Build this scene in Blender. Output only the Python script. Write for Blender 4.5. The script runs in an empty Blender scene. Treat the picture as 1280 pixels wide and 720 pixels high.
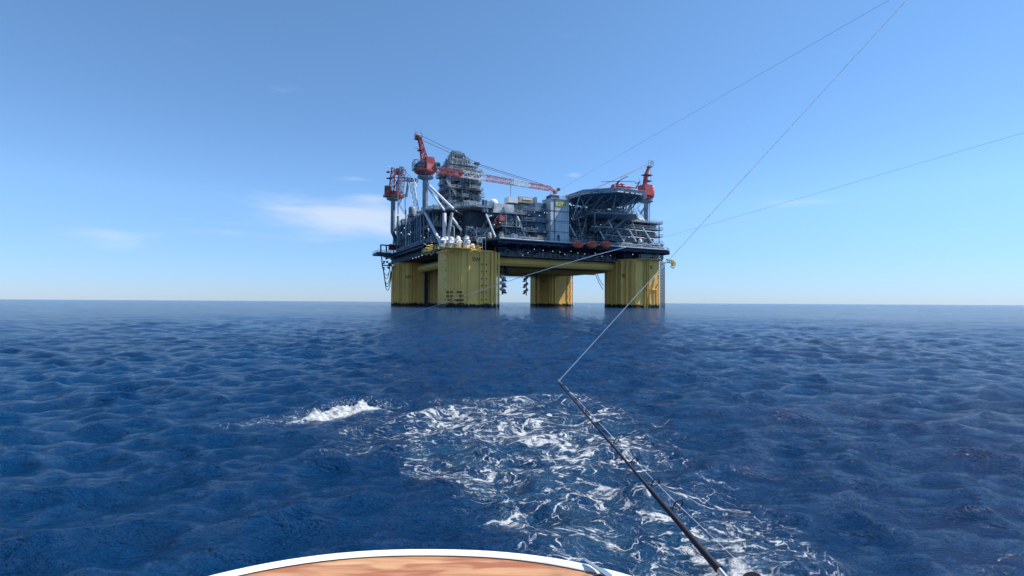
import bpy, math, random
import numpy as np
from mathutils import Vector, Matrix

R = math.radians
rnd = random.Random(7)
sc = bpy.context.scene
C = sc.collection

# ------------------------------------------------------------------ camera
EYE = 2.65
F = 620.0
PITCH = math.atan(17.75 / F)
ROLL = 0.0058
cam = bpy.data.cameras.new('camera')
cam.sensor_width = 36
cam.lens = 36 * F / 1280
cam.clip_start = 0.05
cam.clip_end = 120000
cam_o = bpy.data.objects.new('camera', cam)
C.objects.link(cam_o)
CR = Matrix.Rotation(R(90) + PITCH, 3, 'X') @ Matrix.Rotation(ROLL, 3, 'Z')
cam_o.rotation_euler = CR.to_euler()
cam_o.location = (0, 0, EYE)
sc.camera = cam_o

# ------------------------------------------------------------------ platform frame (u east, v north, z up)
ANG = R(27)
CX, CY = 2.6, 294.8
cu, su = math.cos(ANG), math.sin(ANG)


def W(u, v, z):
    return Vector((CX + cu * u - su * v, CY + su * u + cu * v, z))


def Linv(p):
    x, y = p[0] - CX, p[1] - CY
    return Vector((cu * x + su * y, -su * x + cu * y, p[2]))


def ray(px, py):
    return CR @ Vector(((px - 640) / F, -(py - 360) / F, -1))


def world_at(px, py, d):
    r = ray(px, py)
    return Vector((0, 0, EYE)) + r * (d / r.y)


def at_d(px, py, d):
    return Linv(world_at(px, py, d))


def on_v(px, py, v):
    a = Linv((0, 0, EYE)); b = Linv(Vector((0, 0, EYE)) + ray(px, py))
    t = (v - a.y) / (b.y - a.y)
    return a + (b - a) * t


# ------------------------------------------------------------------ materials
def new_mat(name):
    m = bpy.data.materials.new(name); m.use_nodes = True
    nt = m.node_tree
    return m, nt, nt.nodes, nt.links, nt.nodes['Principled BSDF']


def paint(name, col, rough=0.5, var=0.25, streak=0.0, metal=0.0, scale=0.25, rust=(0.16, 0.06, 0.02), waterline=False, panels=False):
    m, nt, N, Lk, B = new_mat(name)
    tc = N.new('ShaderNodeNewGeometry')
    mp = N.new('ShaderNodeVectorMath'); mp.operation = 'MULTIPLY'
    mp.inputs[1].default_value = (scale, scale, scale)
    Lk.new(tc.outputs['Position'], mp.inputs[0])
    n1 = N.new('ShaderNodeTexNoise'); n1.inputs['Scale'].default_value = 1; n1.inputs['Detail'].default_value = 6
    Lk.new(mp.outputs[0], n1.inputs['Vector'])
    r1 = N.new('ShaderNodeMapRange'); r1.inputs[1].default_value = 0.3; r1.inputs[2].default_value = 0.7
    r1.inputs[3].default_value = 1 - var; r1.inputs[4].default_value = 1 + var * 0.6
    Lk.new(n1.outputs[0], r1.inputs[0])
    mc = N.new('ShaderNodeMix'); mc.data_type = 'RGBA'; mc.blend_type = 'MULTIPLY'; mc.inputs[0].default_value = 1
    mc.inputs[6].default_value = (*col, 1)
    Lk.new(r1.outputs[0], mc.inputs[7])
    out = mc.outputs[2]
    if streak:
        m2 = N.new('ShaderNodeVectorMath'); m2.operation = 'MULTIPLY'; m2.inputs[1].default_value = (1.1, 1.1, 0.06)
        Lk.new(tc.outputs['Position'], m2.inputs[0])
        n2 = N.new('ShaderNodeTexNoise'); n2.inputs['Scale'].default_value = 1; n2.inputs['Detail'].default_value = 5
        Lk.new(m2.outputs[0], n2.inputs['Vector'])
        r2 = N.new('ShaderNodeMapRange'); r2.inputs[1].default_value = 0.5; r2.inputs[2].default_value = 0.75
        r2.inputs[4].default_value = streak
        Lk.new(n2.outputs[0], r2.inputs[0])
        m3 = N.new('ShaderNodeMix'); m3.data_type = 'RGBA'; m3.inputs[7].default_value = (*rust, 1)
        Lk.new(r2.outputs[0], m3.inputs[0]); Lk.new(out, m3.inputs[6])
        out = m3.outputs[2]
    if panels:
        br = N.new('ShaderNodeTexBrick'); br.inputs['Scale'].default_value = 1
        sx = N.new('ShaderNodeSeparateXYZ'); cx = N.new('ShaderNodeCombineXYZ')
        Lk.new(tc.outputs['Position'], sx.inputs[0])
        ad = N.new('ShaderNodeMath'); ad.operation = 'ADD'
        Lk.new(sx.outputs[0], ad.inputs[0]); Lk.new(sx.outputs[1], ad.inputs[1])
        Lk.new(ad.outputs[0], cx.inputs[0]); Lk.new(sx.outputs[2], cx.inputs[1])
        Lk.new(cx.outputs[0], br.inputs['Vector'])
        br.offset = 0; br.inputs['Brick Width'].default_value = 2.2; br.inputs['Row Height'].default_value = 5.1
        br.inputs['Mortar Size'].default_value = 0.12
        br.inputs['Color1'].default_value = (1, 1, 1, 1); br.inputs['Color2'].default_value = (0.86, 0.86, 0.86, 1)
        br.inputs['Mortar'].default_value = (0.5, 0.5, 0.5, 1)
        m5 = N.new('ShaderNodeMix'); m5.data_type = 'RGBA'; m5.blend_type = 'MULTIPLY'; m5.inputs[0].default_value = 1
        Lk.new(out, m5.inputs[6]); Lk.new(br.outputs[0], m5.inputs[7]); out = m5.outputs[2]
    if waterline:
        s = N.new('ShaderNodeSeparateXYZ'); Lk.new(tc.outputs['Position'], s.inputs[0])
        n3 = N.new('ShaderNodeTexNoise'); n3.inputs['Scale'].default_value = 0.6; n3.inputs['Detail'].default_value = 5
        Lk.new(tc.outputs['Position'], n3.inputs['Vector'])
        a = N.new('ShaderNodeMath'); a.operation = 'MULTIPLY_ADD'; a.inputs[1].default_value = 3.2
        Lk.new(n3.outputs[0], a.inputs[0]); a.inputs[2].default_value = 0.2
        d = N.new('ShaderNodeMath'); d.operation = 'SUBTRACT'; Lk.new(a.outputs[0], d.inputs[0]); Lk.new(s.outputs[2], d.inputs[1])
        r4 = N.new('ShaderNodeMapRange'); r4.inputs[1].default_value = -0.3; r4.inputs[2].default_value = 0.3
        Lk.new(d.outputs[0], r4.inputs[0])
        m4 = N.new('ShaderNodeMix'); m4.data_type = 'RGBA'; m4.inputs[7].default_value = (0.02, 0.022, 0.018, 1)
        Lk.new(r4.outputs[0], m4.inputs[0]); Lk.new(out, m4.inputs[6]); out = m4.outputs[2]
    Lk.new(out, B.inputs['Base Color'])
    B.inputs['Roughness'].default_value = rough
    B.inputs['Metallic'].default_value = metal
    if rough >= .6: B.inputs['Specular IOR Level'].default_value = .25
    return m


M = dict(
    yellow=paint('yellow_hull_paint', (0.96, 0.56, 0.14), 0.6, 0.12, 0.08, scale=0.12, rust=(0.26, 0.19, 0.06), waterline=True),
    yellow2=paint('yellow_walkway_paint', (0.70, 0.48, 0.09), 0.5, 0.3, 0.3, scale=0.6),
    grey=paint('grey_steel_paint', (0.21, 0.265, 0.31), 0.5, 0.35, 0.25, scale=0.3),
    pale=paint('pale_grey_brace_paint', (0.66, 0.70, 0.72), 0.45, 0.2, 0.15, scale=0.3),
    mid=paint('mid_grey_paint', (0.36, 0.42, 0.46), 0.5, 0.35, 0.3, scale=0.4),
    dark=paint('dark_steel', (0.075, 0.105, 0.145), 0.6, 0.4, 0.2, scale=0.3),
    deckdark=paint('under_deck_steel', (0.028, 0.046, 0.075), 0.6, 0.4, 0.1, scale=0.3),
    blue=paint('blue_grey_cladding', (0.11, 0.17, 0.24), 0.55, 0.25, 0.15, scale=0.3),
    clad=paint('grey_clad_panels', (0.60, 0.64, 0.64), 0.45, 0.12, 0.12, scale=0.4, panels=True),
    red=paint('red_crane_paint', (0.47, 0.075, 0.075), 0.45, 0.3, 0.2, scale=0.5),
    redw=paint('faded_red_paint', (0.62, 0.20, 0.20), 0.5, 0.3, 0.1, scale=0.5),
    white=paint('white_paint', (0.74, 0.75, 0.74), 0.45, 0.12, 0.12, scale=0.6),
    wrap=paint('white_wrapping', (0.78, 0.78, 0.76), 0.7, 0.35, 0.1, scale=1.2),
    orange=paint('orange_lifeboat', (0.85, 0.12, 0.05), 0.35, 0.15, 0.1, scale=0.6),
    maroon=paint('maroon_container', (0.20, 0.035, 0.03), 0.6, 0.3, 0.3, scale=0.6),
    helired=paint('helicopter_red', (0.34, 0.02, 0.03), 0.3, 0.1, scale=0.6),
    black=paint('black_rubber', (0.02, 0.02, 0.022), 0.6, 0.3, scale=2),
    rope=paint('steel_rope', (0.10, 0.09, 0.09), 0.5, 0.3, scale=1),
    tan=paint('buff_tank', (0.48, 0.42, 0.30), 0.5, 0.3, 0.3, scale=0.6),
    chain=paint('rusty_chain', (0.07, 0.05, 0.045), 0.7, 0.5, scale=1.5),
    sign=paint('yellow_sign', (0.66, 0.62, 0.16), 0.5, 0.1, scale=1),
    letter=paint('dark_lettering', (0.03, 0.03, 0.025), 0.6, 0.1, scale=1),
    olive=paint('faded_olive_lettering', (0.28, 0.24, 0.06), 0.6, 0.1, scale=1),
    wline=paint('white_fishing_line', (0.95, 0.95, 0.93), 0.4, 0.1, scale=5),
    dline=paint('dark_fishing_line', (0.07, 0.08, 0.10), 0.5, 0.1, scale=5),
    gline=paint('grey_fishing_line', (0.34, 0.42, 0.52), 0.5, 0.1, scale=5),
    rod=paint('black_rod_blank', (0.006, 0.007, 0.02), 0.6, 0.2, scale=8),
    metal=paint('brushed_metal', (0.45, 0.45, 0.46), 0.3, 0.15, metal=0.9, scale=6),
    gel=paint('white_gelcoat', (0.86, 0.86, 0.85), 0.22, 0.04, scale=3),
)
def lamp_mat():
    m, nt, N, Lk, B = new_mat('lit_floodlight')
    B.inputs['Base Color'].default_value = (0.9, 0.9, 0.85, 1)
    B.inputs['Emission Color'].default_value = (1, 0.97, 0.9, 1)
    B.inputs['Emission Strength'].default_value = .8
    return m
M['lamp'] = lamp_mat()
def glass_mat():
    m, nt, N, Lk, B = new_mat('dark_glass')
    B.inputs['Base Color'].default_value = (0.02, 0.03, 0.04, 1); B.inputs['Roughness'].default_value = 0.08
    return m
M['glass'] = glass_mat()


# ------------------------------------------------------------------ mesh builder
class MB:
    def __init__(s): s.v = []; s.f = []; s.smooth = False

    def box(s, u0, u1, v0, v1, z0, z1, top=None):
        i = len(s.v)
        t = top or (u0, u1, v0, v1)
        s.v += [(u0, v0, z0), (u1, v0, z0), (u1, v1, z0), (u0, v1, z0), (t[0], t[2], z1), (t[1], t[2], z1), (t[1], t[3], z1), (t[0], t[3], z1)]
        s.f += [(i, i + 3, i + 2, i + 1), (i + 4, i + 5, i + 6, i + 7), (i, i + 1, i + 5, i + 4), (i + 1, i + 2, i + 6, i + 5), (i + 2, i + 3, i + 7, i + 6), (i + 3, i, i + 4, i + 7)]
        return s

    def prism(s, poly, z0, z1):
        i = len(s.v); n = len(poly)
        s.v += [(p[0], p[1], z0) for p in poly] + [(p[0], p[1], z1) for p in poly]
        s.f.append(tuple(range(i + n - 1, i - 1, -1))); s.f.append(tuple(range(i + n, i + 2 * n)))
        for k in range(n):
            a = i + k; b = i + (k + 1) % n
            s.f.append((a, b, b + n, a + n))
        return s

    def tube(s, p0, p1, r, n=8, r1=None):
        return s.path([p0, p1], r, n, r1=r1)

    def path(s, pts, r, n=8, r1=None, closed=False):
        pts = [Vector(p) for p in pts]; i = len(s.v); m = len(pts)
        up = None
        for k, p in enumerate(pts):
            if closed: d = (pts[(k + 1) % m] - pts[k - 1])
            else: d = (pts[min(k + 1, m - 1)] - pts[max(k - 1, 0)])
            if d.length < 1e-9: d = Vector((0, 0, 1))
            d.normalize()
            if up is None:
                a = Vector((0, 0, 1)) if abs(d.z) < 0.9 else Vector((1, 0, 0))
                up = d.cross(a).normalized()
            up = (up - d * up.dot(d)).normalized()
            w = d.cross(up)
            rr = r if r1 is None else r + (r1 - r) * k / (m - 1)
            for j in range(n):
                a = 2 * math.pi * (j + 0.5) / n
                s.v.append(tuple(p + up * (rr * math.cos(a)) + w * (rr * math.sin(a))))
        for k in range(m if closed else m - 1):
            for j in range(n):
                a = i + k * n + j; b = i + k * n + (j + 1) % n
                c = i + ((k + 1) % m) * n + (j + 1) % n; d2 = i + ((k + 1) % m) * n + j
                s.f.append((a, b, c, d2))
        if not closed:
            s.f.append(tuple(range(i + n - 1, i - 1, -1)))
            s.f.append(tuple(range(i + (m - 1) * n, i + m * n)))
        return s

    def lathe(s, c, prof, n=16, axis='z', jitter=0, seed=0):
        q = random.Random(seed)
        i = len(s.v)
        for (r, h) in prof:
            for j in range(n):
                a = 2 * math.pi * j / n
                rr = r * (1 + jitter * (q.random() - 0.5) * 2)
                if axis == 'z': s.v.append((c[0] + rr * math.cos(a), c[1] + rr * math.sin(a), c[2] + h))
                elif axis == 'u': s.v.append((c[0] + h, c[1] + rr * math.cos(a), c[2] + rr * math.sin(a)))
                else: s.v.append((c[0] - rr * math.cos(a), c[1] + h, c[2] + rr * math.sin(a)))
        m = len(prof)
        for k in range(m - 1):
            for j in range(n):
                a = i + k * n + j; b = i + k * n + (j + 1) % n
                s.f.append((a, b, b + n, a + n))
        s.f.append(tuple(range(i + n - 1, i - 1, -1))); s.f.append(tuple(range(i + (m - 1) * n, i + m * n)))
        return s

    def lattice(s, p0, p1, h0, h1, w, n, rc=0.18, rb=0.1, up=(0, 0, 1)):
        """box lattice girder from p0 to p1"""
        p0 = Vector(p0); p1 = Vector(p1); d = (p1 - p0).normalized()
        up = Vector(up); up = (up - d * up.dot(d)).normalized(); side = d.cross(up)
        def pt(t, a, b):
            h = h0 + (h1 - h0) * t
            return p0 + (p1 - p0) * t + up * (a * h / 2) + side * (b * w / 2)
        for a in (-1, 1):
            for b in (-1, 1):
                s.tube(pt(0, a, b), pt(1, a, b), rc, 5)
        for k in range(n):
            t0, t1 = k / n, (k + 1) / n; f = 1 if k % 2 else -1
            for b in (-1, 1): s.tube(pt(t0, f, b), pt(t1, -f, b), rb, 4)
            for a in (-1, 1): s.tube(pt(t0, a, f), pt(t1, a, -f), rb, 4)
            s.tube(pt(t1, -1, -1), pt(t1, 1, -1), rb, 4); s.tube(pt(t1, -1, 1), pt(t1, 1, 1), rb, 4)
        return s

    def rail(s, pts, h=1.2, step=2.4, r=0.06, closed=False):
        pts = [Vector(p) for p in pts]
        seg = list(zip(pts, pts[1:] + ([pts[0]] if closed else [])))[: len(pts) if closed else len(pts) - 1]
        for a, b in seg:
            n = max(1, int((b - a).length / step))
            for k in range(n + 1):
                p = a + (b - a) * k / n
                s.tube(p, p + Vector((0, 0, h)), r, 4)
            for q in (h, h * 0.55): s.tube(a + Vector((0, 0, q)), b + Vector((0, 0, q)), r, 4)
        return s

    def stair(s, p0, p1, w=1.0):
        p0 = Vector(p0); p1 = Vector(p1); d = p1 - p0; side = Vector((-d.y, d.x, 0)); side = side.normalized() * w / 2
        for q in (-1, 1):
            s.tube(p0 + side * q, p1 + side * q, 0.12, 4)
            s.tube(p0 + side * q + Vector((0, 0, 1.1)), p1 + side * q + Vector((0, 0, 1.1)), 0.07, 4)
        n = max(2, int(abs(d.z) / 0.5))
        for k in range(n):
            p = p0 + d * (k + 0.5) / n
            s.tube(p - side, p + side, 0.09, 4)
        return s


def link(name, mesh, parent=None):
    o = bpy.data.objects.new(name, mesh); C.objects.link(o)
    if parent is not None: o.parent = parent
    return o


def build(name, mb, mat, parent=None, origin=None, smooth=False):
    """platform-local coordinates; origin = local location of the parent's root"""
    o0 = Vector(origin) if origin is not None else Vector((0, 0, 0))
    me = bpy.data.meshes.new(name)
    me.from_pydata([tuple(Vector(p) - o0) for p in mb.v], [], mb.f)
    me.materials.append(M[mat] if isinstance(mat, str) else mat)
    me.update()
    if smooth:
        me.polygons.foreach_set('use_smooth', [True] * len(me.polygons))
        try: me.set_sharp_from_angle(angle=R(40))
        except Exception: pass
    return link(name, me, parent)


def tag(o, label=None, cat=None, group=None, kind=None):
    if label: o['label'] = label
    if cat: o['category'] = cat
    if group: o['group'] = group
    if kind: o['kind'] = kind
    return o


class Thing:
    """an Empty at a thing's base in the platform frame that parents its parts"""
    def __init__(s, name, label, cat, loc=(0, 0, 0), group=None, rot=0):
        s.e = bpy.data.objects.new(name, None); C.objects.link(s.e)
        s.o = Vector(loc)
        s.e.location = W(*loc); s.e.rotation_euler = (0, 0, ANG + rot)
        tag(s.e, label, cat, group)

    def part(s, name, mb, mat, parent=None, smooth=False, label=None, kind=None):
        o = build(name, mb, mat, parent or s.e, s.o, smooth)
        if label: o['label'] = label
        if kind: o['kind'] = kind
        return o


def copy_tree(o, parent=None):
    c = o.copy(); C.objects.link(c)
    if parent is not None: c.parent = parent
    for ch in list(o.children): copy_tree(ch, c)
    return c


# ------------------------------------------------------------------ the sea
def build_sea():
    q = np.random.default_rng(5)
    r_near = 1.0 * 1.0065 ** np.arange(0, 1040)
    r_far = r_near[-1] * 1.04 ** np.arange(1, 105)
    r = np.concatenate([r_near, r_far])
    a_f = np.radians(np.linspace(35, 145, 900))
    a_b = np.radians(np.linspace(145, 395, 90))[1:-1]
    a = np.concatenate([a_f, a_b]); na = len(a); nr = len(r)
    X = (r[:, None] * np.cos(a)[None]).ravel(); Y = (r[:, None] * np.sin(a)[None]).ravel()
    RR = np.repeat(r, na)
    cell = RR * 0.0065
    Z = np.zeros_like(X); DX = np.zeros_like(X); DY = np.zeros_like(X)
    wind = R(-78)
    for k in range(70):
        lam = 0.30 * (9 ** (q.random() ** 0.8)) if k < 64 else 7 + 18 * q.random()
        th = wind + q.normal(0, 0.70)
        kk = 2 * math.pi / lam
        amp = 0.0075 * lam ** 0.75 if k < 64 else 0.016
        ph = q.random() * 2 * math.pi
        arg = kk * (math.cos(th) * X + math.sin(th) * Y) + ph
        fade = np.clip((lam / cell - 2.5) / 2.5, 0, 1)
        s_ = np.sin(arg); c_ = np.cos(arg)
        Z += amp * fade * c_
        DX -= 0.9 * amp * fade * s_ * math.cos(th); DY -= 0.9 * amp * fade * s_ * math.sin(th)
    # patches of lumpy chop
    def g(x, y, sx, sy, cx, cy, rot=0.0):
        dx, dy = x - cx, y - cy
        u = dx * math.cos(rot) + dy * math.sin(rot); v = -dx * math.sin(rot) + dy * math.cos(rot)
        return np.exp(-(u / sx) ** 2 - (v / sy) ** 2)
    crest = g(X, Y, 0.95, 0.32, -4.0, 11.97, 0.5)
    Z += 0.23 * crest * (0.8 + 0.25 * np.sin(11 * X + 4 * Y) + 0.15 * np.sin(23 * X - 9 * Y) + .12 * np.sin(37 * X + 31 * Y))
    Z -= 0.08 * g(X, Y, 1.6, 0.6, -3.9, 11.5, 0.5)
    Z += 0.16 * g(X, Y, 3.2, 0.5, 4.5, 12.2, -0.2)
    # how much foam floats there
    def sstep(e0, e1, x): t = np.clip((x - e0) / (e1 - e0), 0, 1); return t * t * (3 - 2 * t)
    left = np.interp(Y, [4.5, 5.4, 6.2, 6.8, 8, 9, 11, 13.5, 20], [1.1, 0.30, -0.25, -0.7, -1.65, -2.05, -2.3, -2.3, -1.6])
    right = np.interp(Y, [4.5, 6, 8, 9.5, 11, 14, 20], [3.1, 3.2, 3.1, 3.2, 3.3, 2.9, 2.2])
    foam = sstep(-0.28, 0.30, X - left) * sstep(-0.6, 1.2, right - X) * sstep(15.8, 10.6, Y) * sstep(2.0, 3.5, Y)
    foam *= 0.84 + 0.1 * sstep(9, 6, Y)
    foam *= 1 - 0.75 * g(X, Y, 0.75, 1.1, 2.35, 7.4)
    foam = np.maximum(foam, 0.42 * g(X, Y, 1.4, 1.1, -2.6, 10.6, 0.3))
    foam = np.maximum(foam, 0.30 * g(X, Y, 1.2, 0.5, -2.5, 8.9, 0.3))
    foam = np.maximum(foam, 5 * g(X, Y, 0.85, 0.27, -3.95, 11.82, 0.5))
    foam = np.maximum(foam, 0.55 * g(X, Y, 1.6, 0.5, -4.6, 11.5, 0.4))
    foam = np.maximum(foam, 1.15 * g(X, Y, .42, .5, .55, 5.75))
    foam = np.maximum(foam, 1.0 * g(X, Y, .3, .35, -.38, 6.75))
    # white water at the foot of the platform's columns
    for (u0, v0) in ((-49, -43), (49, -43), (-49, 43), (49, 43)):
        c = W(u0, v0, 0)
        dx, dy = X - c.x, Y - c.y
        lu = np.abs(cu * dx + su * dy); lv = np.abs(-su * dx + cu * dy)
        dd = np.maximum(lu, lv) - 11.8
        foam = np.maximum(foam, 2.0 * (.6 + .4 * np.sin(lu * 1.3 + lv * .9)) * np.exp(-(np.clip(dd, 0, 99) / 1.5) ** 2) * (dd > -3))
    V = np.stack([X + DX, Y + DY, Z], 1).astype(np.float32)
    V = np.concatenate([V, np.array([[0, 0, 0]], np.float32)])
    foam = np.concatenate([foam, [0]]).astype(np.float32)
    i = np.arange(nr - 1)[:, None] * na; j = np.arange(na)[None]; j2 = (j + 1) % na
    q4 = np.stack([i + j, i + na + j, i + na + j2, i + j2], -1).reshape(-1, 4)
    t3 = np.stack([np.arange(na), (np.arange(na) + 1) % na, np.full(na, len(V) - 1)], 1)
    me = bpy.data.meshes.new('sea')
    me.vertices.add(len(V)); me.vertices.foreach_set('co', V.ravel())
    loops = np.concatenate([q4.ravel(), t3.ravel()]).astype(np.int32)
    me.loops.add(len(loops)); me.loops.foreach_set('vertex_index', loops)
    nq = len(q4); nt_ = len(t3)
    me.polygons.add(nq + nt_)
    me.polygons.foreach_set('loop_start', np.concatenate([np.arange(nq) * 4, nq * 4 + np.arange(nt_) * 3]).astype(np.int32))
    me.polygons.foreach_set('use_smooth', np.ones(nq + nt_, bool))
    me.update(calc_edges=True); me.validate()
    at = me.attributes.new('foam_cover', 'FLOAT', 'POINT'); at.data.foreach_set('value', foam)
    o = link('sea', me); tag(o, 'deep blue open sea with a white foamy wake', None, None, 'structure')
    me.materials.append(sea_mat())
    return o


def sea_mat():
    m, nt, N, Lk, B = new_mat('sea_water')
    geo = N.new('ShaderNodeNewGeometry')
    def noise(sc_, det, vec=None, dist=0, stretch=None, rough=0.55):
        n = N.new('ShaderNodeTexNoise'); n.inputs['Scale'].default_value = sc_; n.inputs['Detail'].default_value = det
        n.inputs['Distortion'].default_value = dist; n.inputs['Roughness'].default_value = rough
        src = vec or geo.outputs['Position']
        if stretch:
            v = N.new('ShaderNodeVectorMath'); v.operation = 'MULTIPLY'; v.inputs[1].default_value = stretch
            Lk.new(src, v.inputs[0]); src = v.outputs[0]
        Lk.new(src, n.inputs['Vector']); return n
    def math_(op, a, b=None, c=None, clamp=False):
        x = N.new('ShaderNodeMath'); x.operation = op; x.use_clamp = clamp
        for k, val in enumerate((a, b, c)):
            if val is None: continue
            if isinstance(val, (int, float)): x.inputs[k].default_value = val
            else: Lk.new(val, x.inputs[k])
        return x.outputs[0]
    def mr(x, a, b, c=0, d=1, smooth=True):
        r = N.new('ShaderNodeMapRange'); r.interpolation_type = 'SMOOTHSTEP' if smooth else 'LINEAR'
        Lk.new(x, r.inputs[0])
        for k, val in zip((1, 2, 3, 4), (a, b, c, d)):
            if isinstance(val, (int, float)): r.inputs[k].default_value = val
            else: Lk.new(val, r.inputs[k])
        return r.outputs[0]
    # bumps: ripples over the modelled waves
    def ridged(n):
        return math_('SUBTRACT', 1, math_('ABSOLUTE', math_('MULTIPLY_ADD', n.outputs[0], 2, -1)))
    n1 = noise(0.6, 8, stretch=(1, 1.5, 1), rough=.62); n2 = noise(1.6, 8, stretch=(1, 1.5, 1), rough=.64, dist=.3); n3 = noise(7, 6, stretch=(1, 1.5, 1))
    b1 = N.new('ShaderNodeBump'); b1.inputs['Distance'].default_value = 1.3
    b0 = N.new('ShaderNodeBump'); b0.inputs['Distance'].default_value = 1.6; n0 = noise(.14, 4, stretch=(1, 1.6, 1)); Lk.new(n0.outputs[0], b0.inputs['Height']); Lk.new(b0.outputs[0], b1.inputs['Normal'])
    b2 = N.new('ShaderNodeBump'); b2.inputs['Distance'].default_value = 0.20
    b3 = N.new('ShaderNodeBump'); b3.inputs['Distance'].default_value = 0.02
    Lk.new(n1.outputs[0], b1.inputs['Height']); Lk.new(ridged(n2), b2.inputs['Height']); Lk.new(n3.outputs[0], b3.inputs['Height'])
    Lk.new(b1.outputs[0], b2.inputs['Normal']); Lk.new(b2.outputs[0], b3.inputs['Normal'])
    # water colour with slow patches
    np_ = noise(0.05, 4, stretch=(1, 1, 1))
    cr = N.new('ShaderNodeMix'); cr.data_type = 'RGBA'
    cr.inputs[6].default_value = (0.0012, 0.036, 0.120, 1); cr.inputs[7].default_value = (0.0022, 0.052, 0.160, 1)
    Lk.new(mr(np_.outputs[0], 0.35, 0.65), cr.inputs[0])
    # foam: warped ridges
    fa = N.new('ShaderNodeAttribute'); fa.attribute_name = 'foam_cover'
    wn = N.new('ShaderNodeTexNoise'); wn.inputs['Scale'].default_value = 1.3; wn.inputs['Detail'].default_value = 3
    Lk.new(geo.outputs['Position'], wn.inputs['Vector'])
    wv = N.new('ShaderNodeVectorMath'); wv.operation = 'MULTIPLY_ADD'
    Lk.new(wn.outputs['Color'], wv.inputs[0]); wv.inputs[1].default_value = (1.0, 1.0, 0); Lk.new(geo.outputs['Position'], wv.inputs[2])
    wv2 = N.new('ShaderNodeVectorMath'); wv2.operation = 'MULTIPLY'; wv2.inputs[1].default_value = (0.8, 1.05, 0); Lk.new(wv.outputs[0], wv2.inputs[0])
    def ridge(scale, det, seed):
        v = N.new('ShaderNodeVectorMath'); v.operation = 'ADD'; v.inputs[1].default_value = (seed, seed * 2.3, 0); Lk.new(wv2.outputs[0], v.inputs[0])
        n = noise(scale, det, v.outputs[0], 0.4)
        return math_('ABSOLUTE', math_('SUBTRACT', n.outputs[0], 0.5))
    big = noise(0.55, 4, wv2.outputs[0])
    dens = math_('MULTIPLY', fa.outputs['Fac'], mr(big.outputs[0], 0.38, 0.60, 0.18, 1.4))
    wid = mr(dens, 0.05, 1.15, 0.0, 0.026, False)
    r1 = ridge(0.95, 5, 3.0); r2 = ridge(2.7, 5, 9.0)
    f1 = math_('SUBTRACT', 1, mr(r1, math_('MULTIPLY', wid, 0.6), math_('ADD', wid, 0.0005)))
    f2 = math_('SUBTRACT', 1, mr(r2, math_('MULTIPLY', wid, 0.45), math_('ADD', wid, 0.0005)))
    r3 = ridge(7.5, 4, 15.0); f3 = math_('SUBTRACT', 1, mr(r3, math_('MULTIPLY', wid, 0.3), math_('ADD', math_('MULTIPLY', wid, 1.3), 0.0005)))
    brk = noise(6, 6, rough=.65); brk_m = mr(brk.outputs[0], 0.38, 0.55)
    veins = math_('MULTIPLY', math_('MAXIMUM', math_('MAXIMUM', f1, math_('MULTIPLY', f2, 0.8)), math_('MULTIPLY', f3, 0.25)), brk_m)
    lump = noise(2.2, 7, wv2.outputs[0], rough=0.65)
    solid = mr(math_('ADD', lump.outputs[0], math_('MULTIPLY', dens, 0.28)), 0.93, 1.04)
    fine = noise(28, 3); solid = math_('MULTIPLY', solid, mr(fine.outputs[0], 0.25, 0.5, 0.45, 1))
    solid = math_('MAXIMUM', solid, math_('MULTIPLY', mr(fa.outputs['Fac'], 1.35, 2.6), mr(lump.outputs[0], .22, .45)))
    ff = math_('MAXIMUM', math_('MULTIPLY', veins, mr(fa.outputs['Fac'], 0.04, 0.3)), solid, clamp=True)
    # aerated water just under the foam
    aer = math_('MULTIPLY', fa.outputs['Fac'], mr(lump.outputs[0], 0.3, 0.75, 0.0, 0.30), clamp=True)
    c2 = N.new('ShaderNodeMix'); c2.data_type = 'RGBA'; Lk.new(aer, c2.inputs[0]); Lk.new(cr.outputs[2], c2.inputs[6])
    c2.inputs[7].default_value = (0.09, 0.25, 0.34, 1)
    Lk.new(c2.outputs[2], B.inputs['Base Color'])
    B.inputs['Specular IOR Level'].default_value = .38; B.inputs['Roughness'].default_value = 0.10; B.inputs['IOR'].default_value = 1.33
    Lk.new(b3.outputs[0], B.inputs['Normal'])
    D = N.new('ShaderNodeBsdfDiffuse'); D.inputs[0].default_value = (0.80, 0.83, 0.86, 1)
    b4 = N.new('ShaderNodeBump'); b4.inputs['Distance'].default_value = 0.03; Lk.new(ff, b4.inputs['Height']); Lk.new(b2.outputs[0], b4.inputs['Normal'])
    Lk.new(b4.outputs[0], D.inputs['Normal'])
    mx = N.new('ShaderNodeMixShader'); Lk.new(math_('MULTIPLY', ff, 0.93), mx.inputs[0]); Lk.new(B.outputs[0], mx.inputs[1]); Lk.new(D.outputs[0], mx.inputs[2])
    Lk.new(mx.outputs[0], nt.nodes['Material Output'].inputs[0])
    return m


build_sea()
_q = random.Random(3)

# ------------------------------------------------------------------ the oil platform
P = Thing('oil_platform', 'huge offshore oil platform on four yellow columns standing in the sea', 'oil platform')
part = P.part


def column_poly(cu_, cv_, s=11.8, c=5.0):
    k = c * .3 if cu_ > 0 else c
    return [(cu_ - s + c, cv_ - s), (cu_ + s - k, cv_ - s), (cu_ + s, cv_ - s + k), (cu_ + s, cv_ + s - c), (cu_ + s - c, cv_ + s), (cu_ - s + c, cv_ + s), (cu_ - s, cv_ + s - c), (cu_ - s, cv_ - s + c)]


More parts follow.
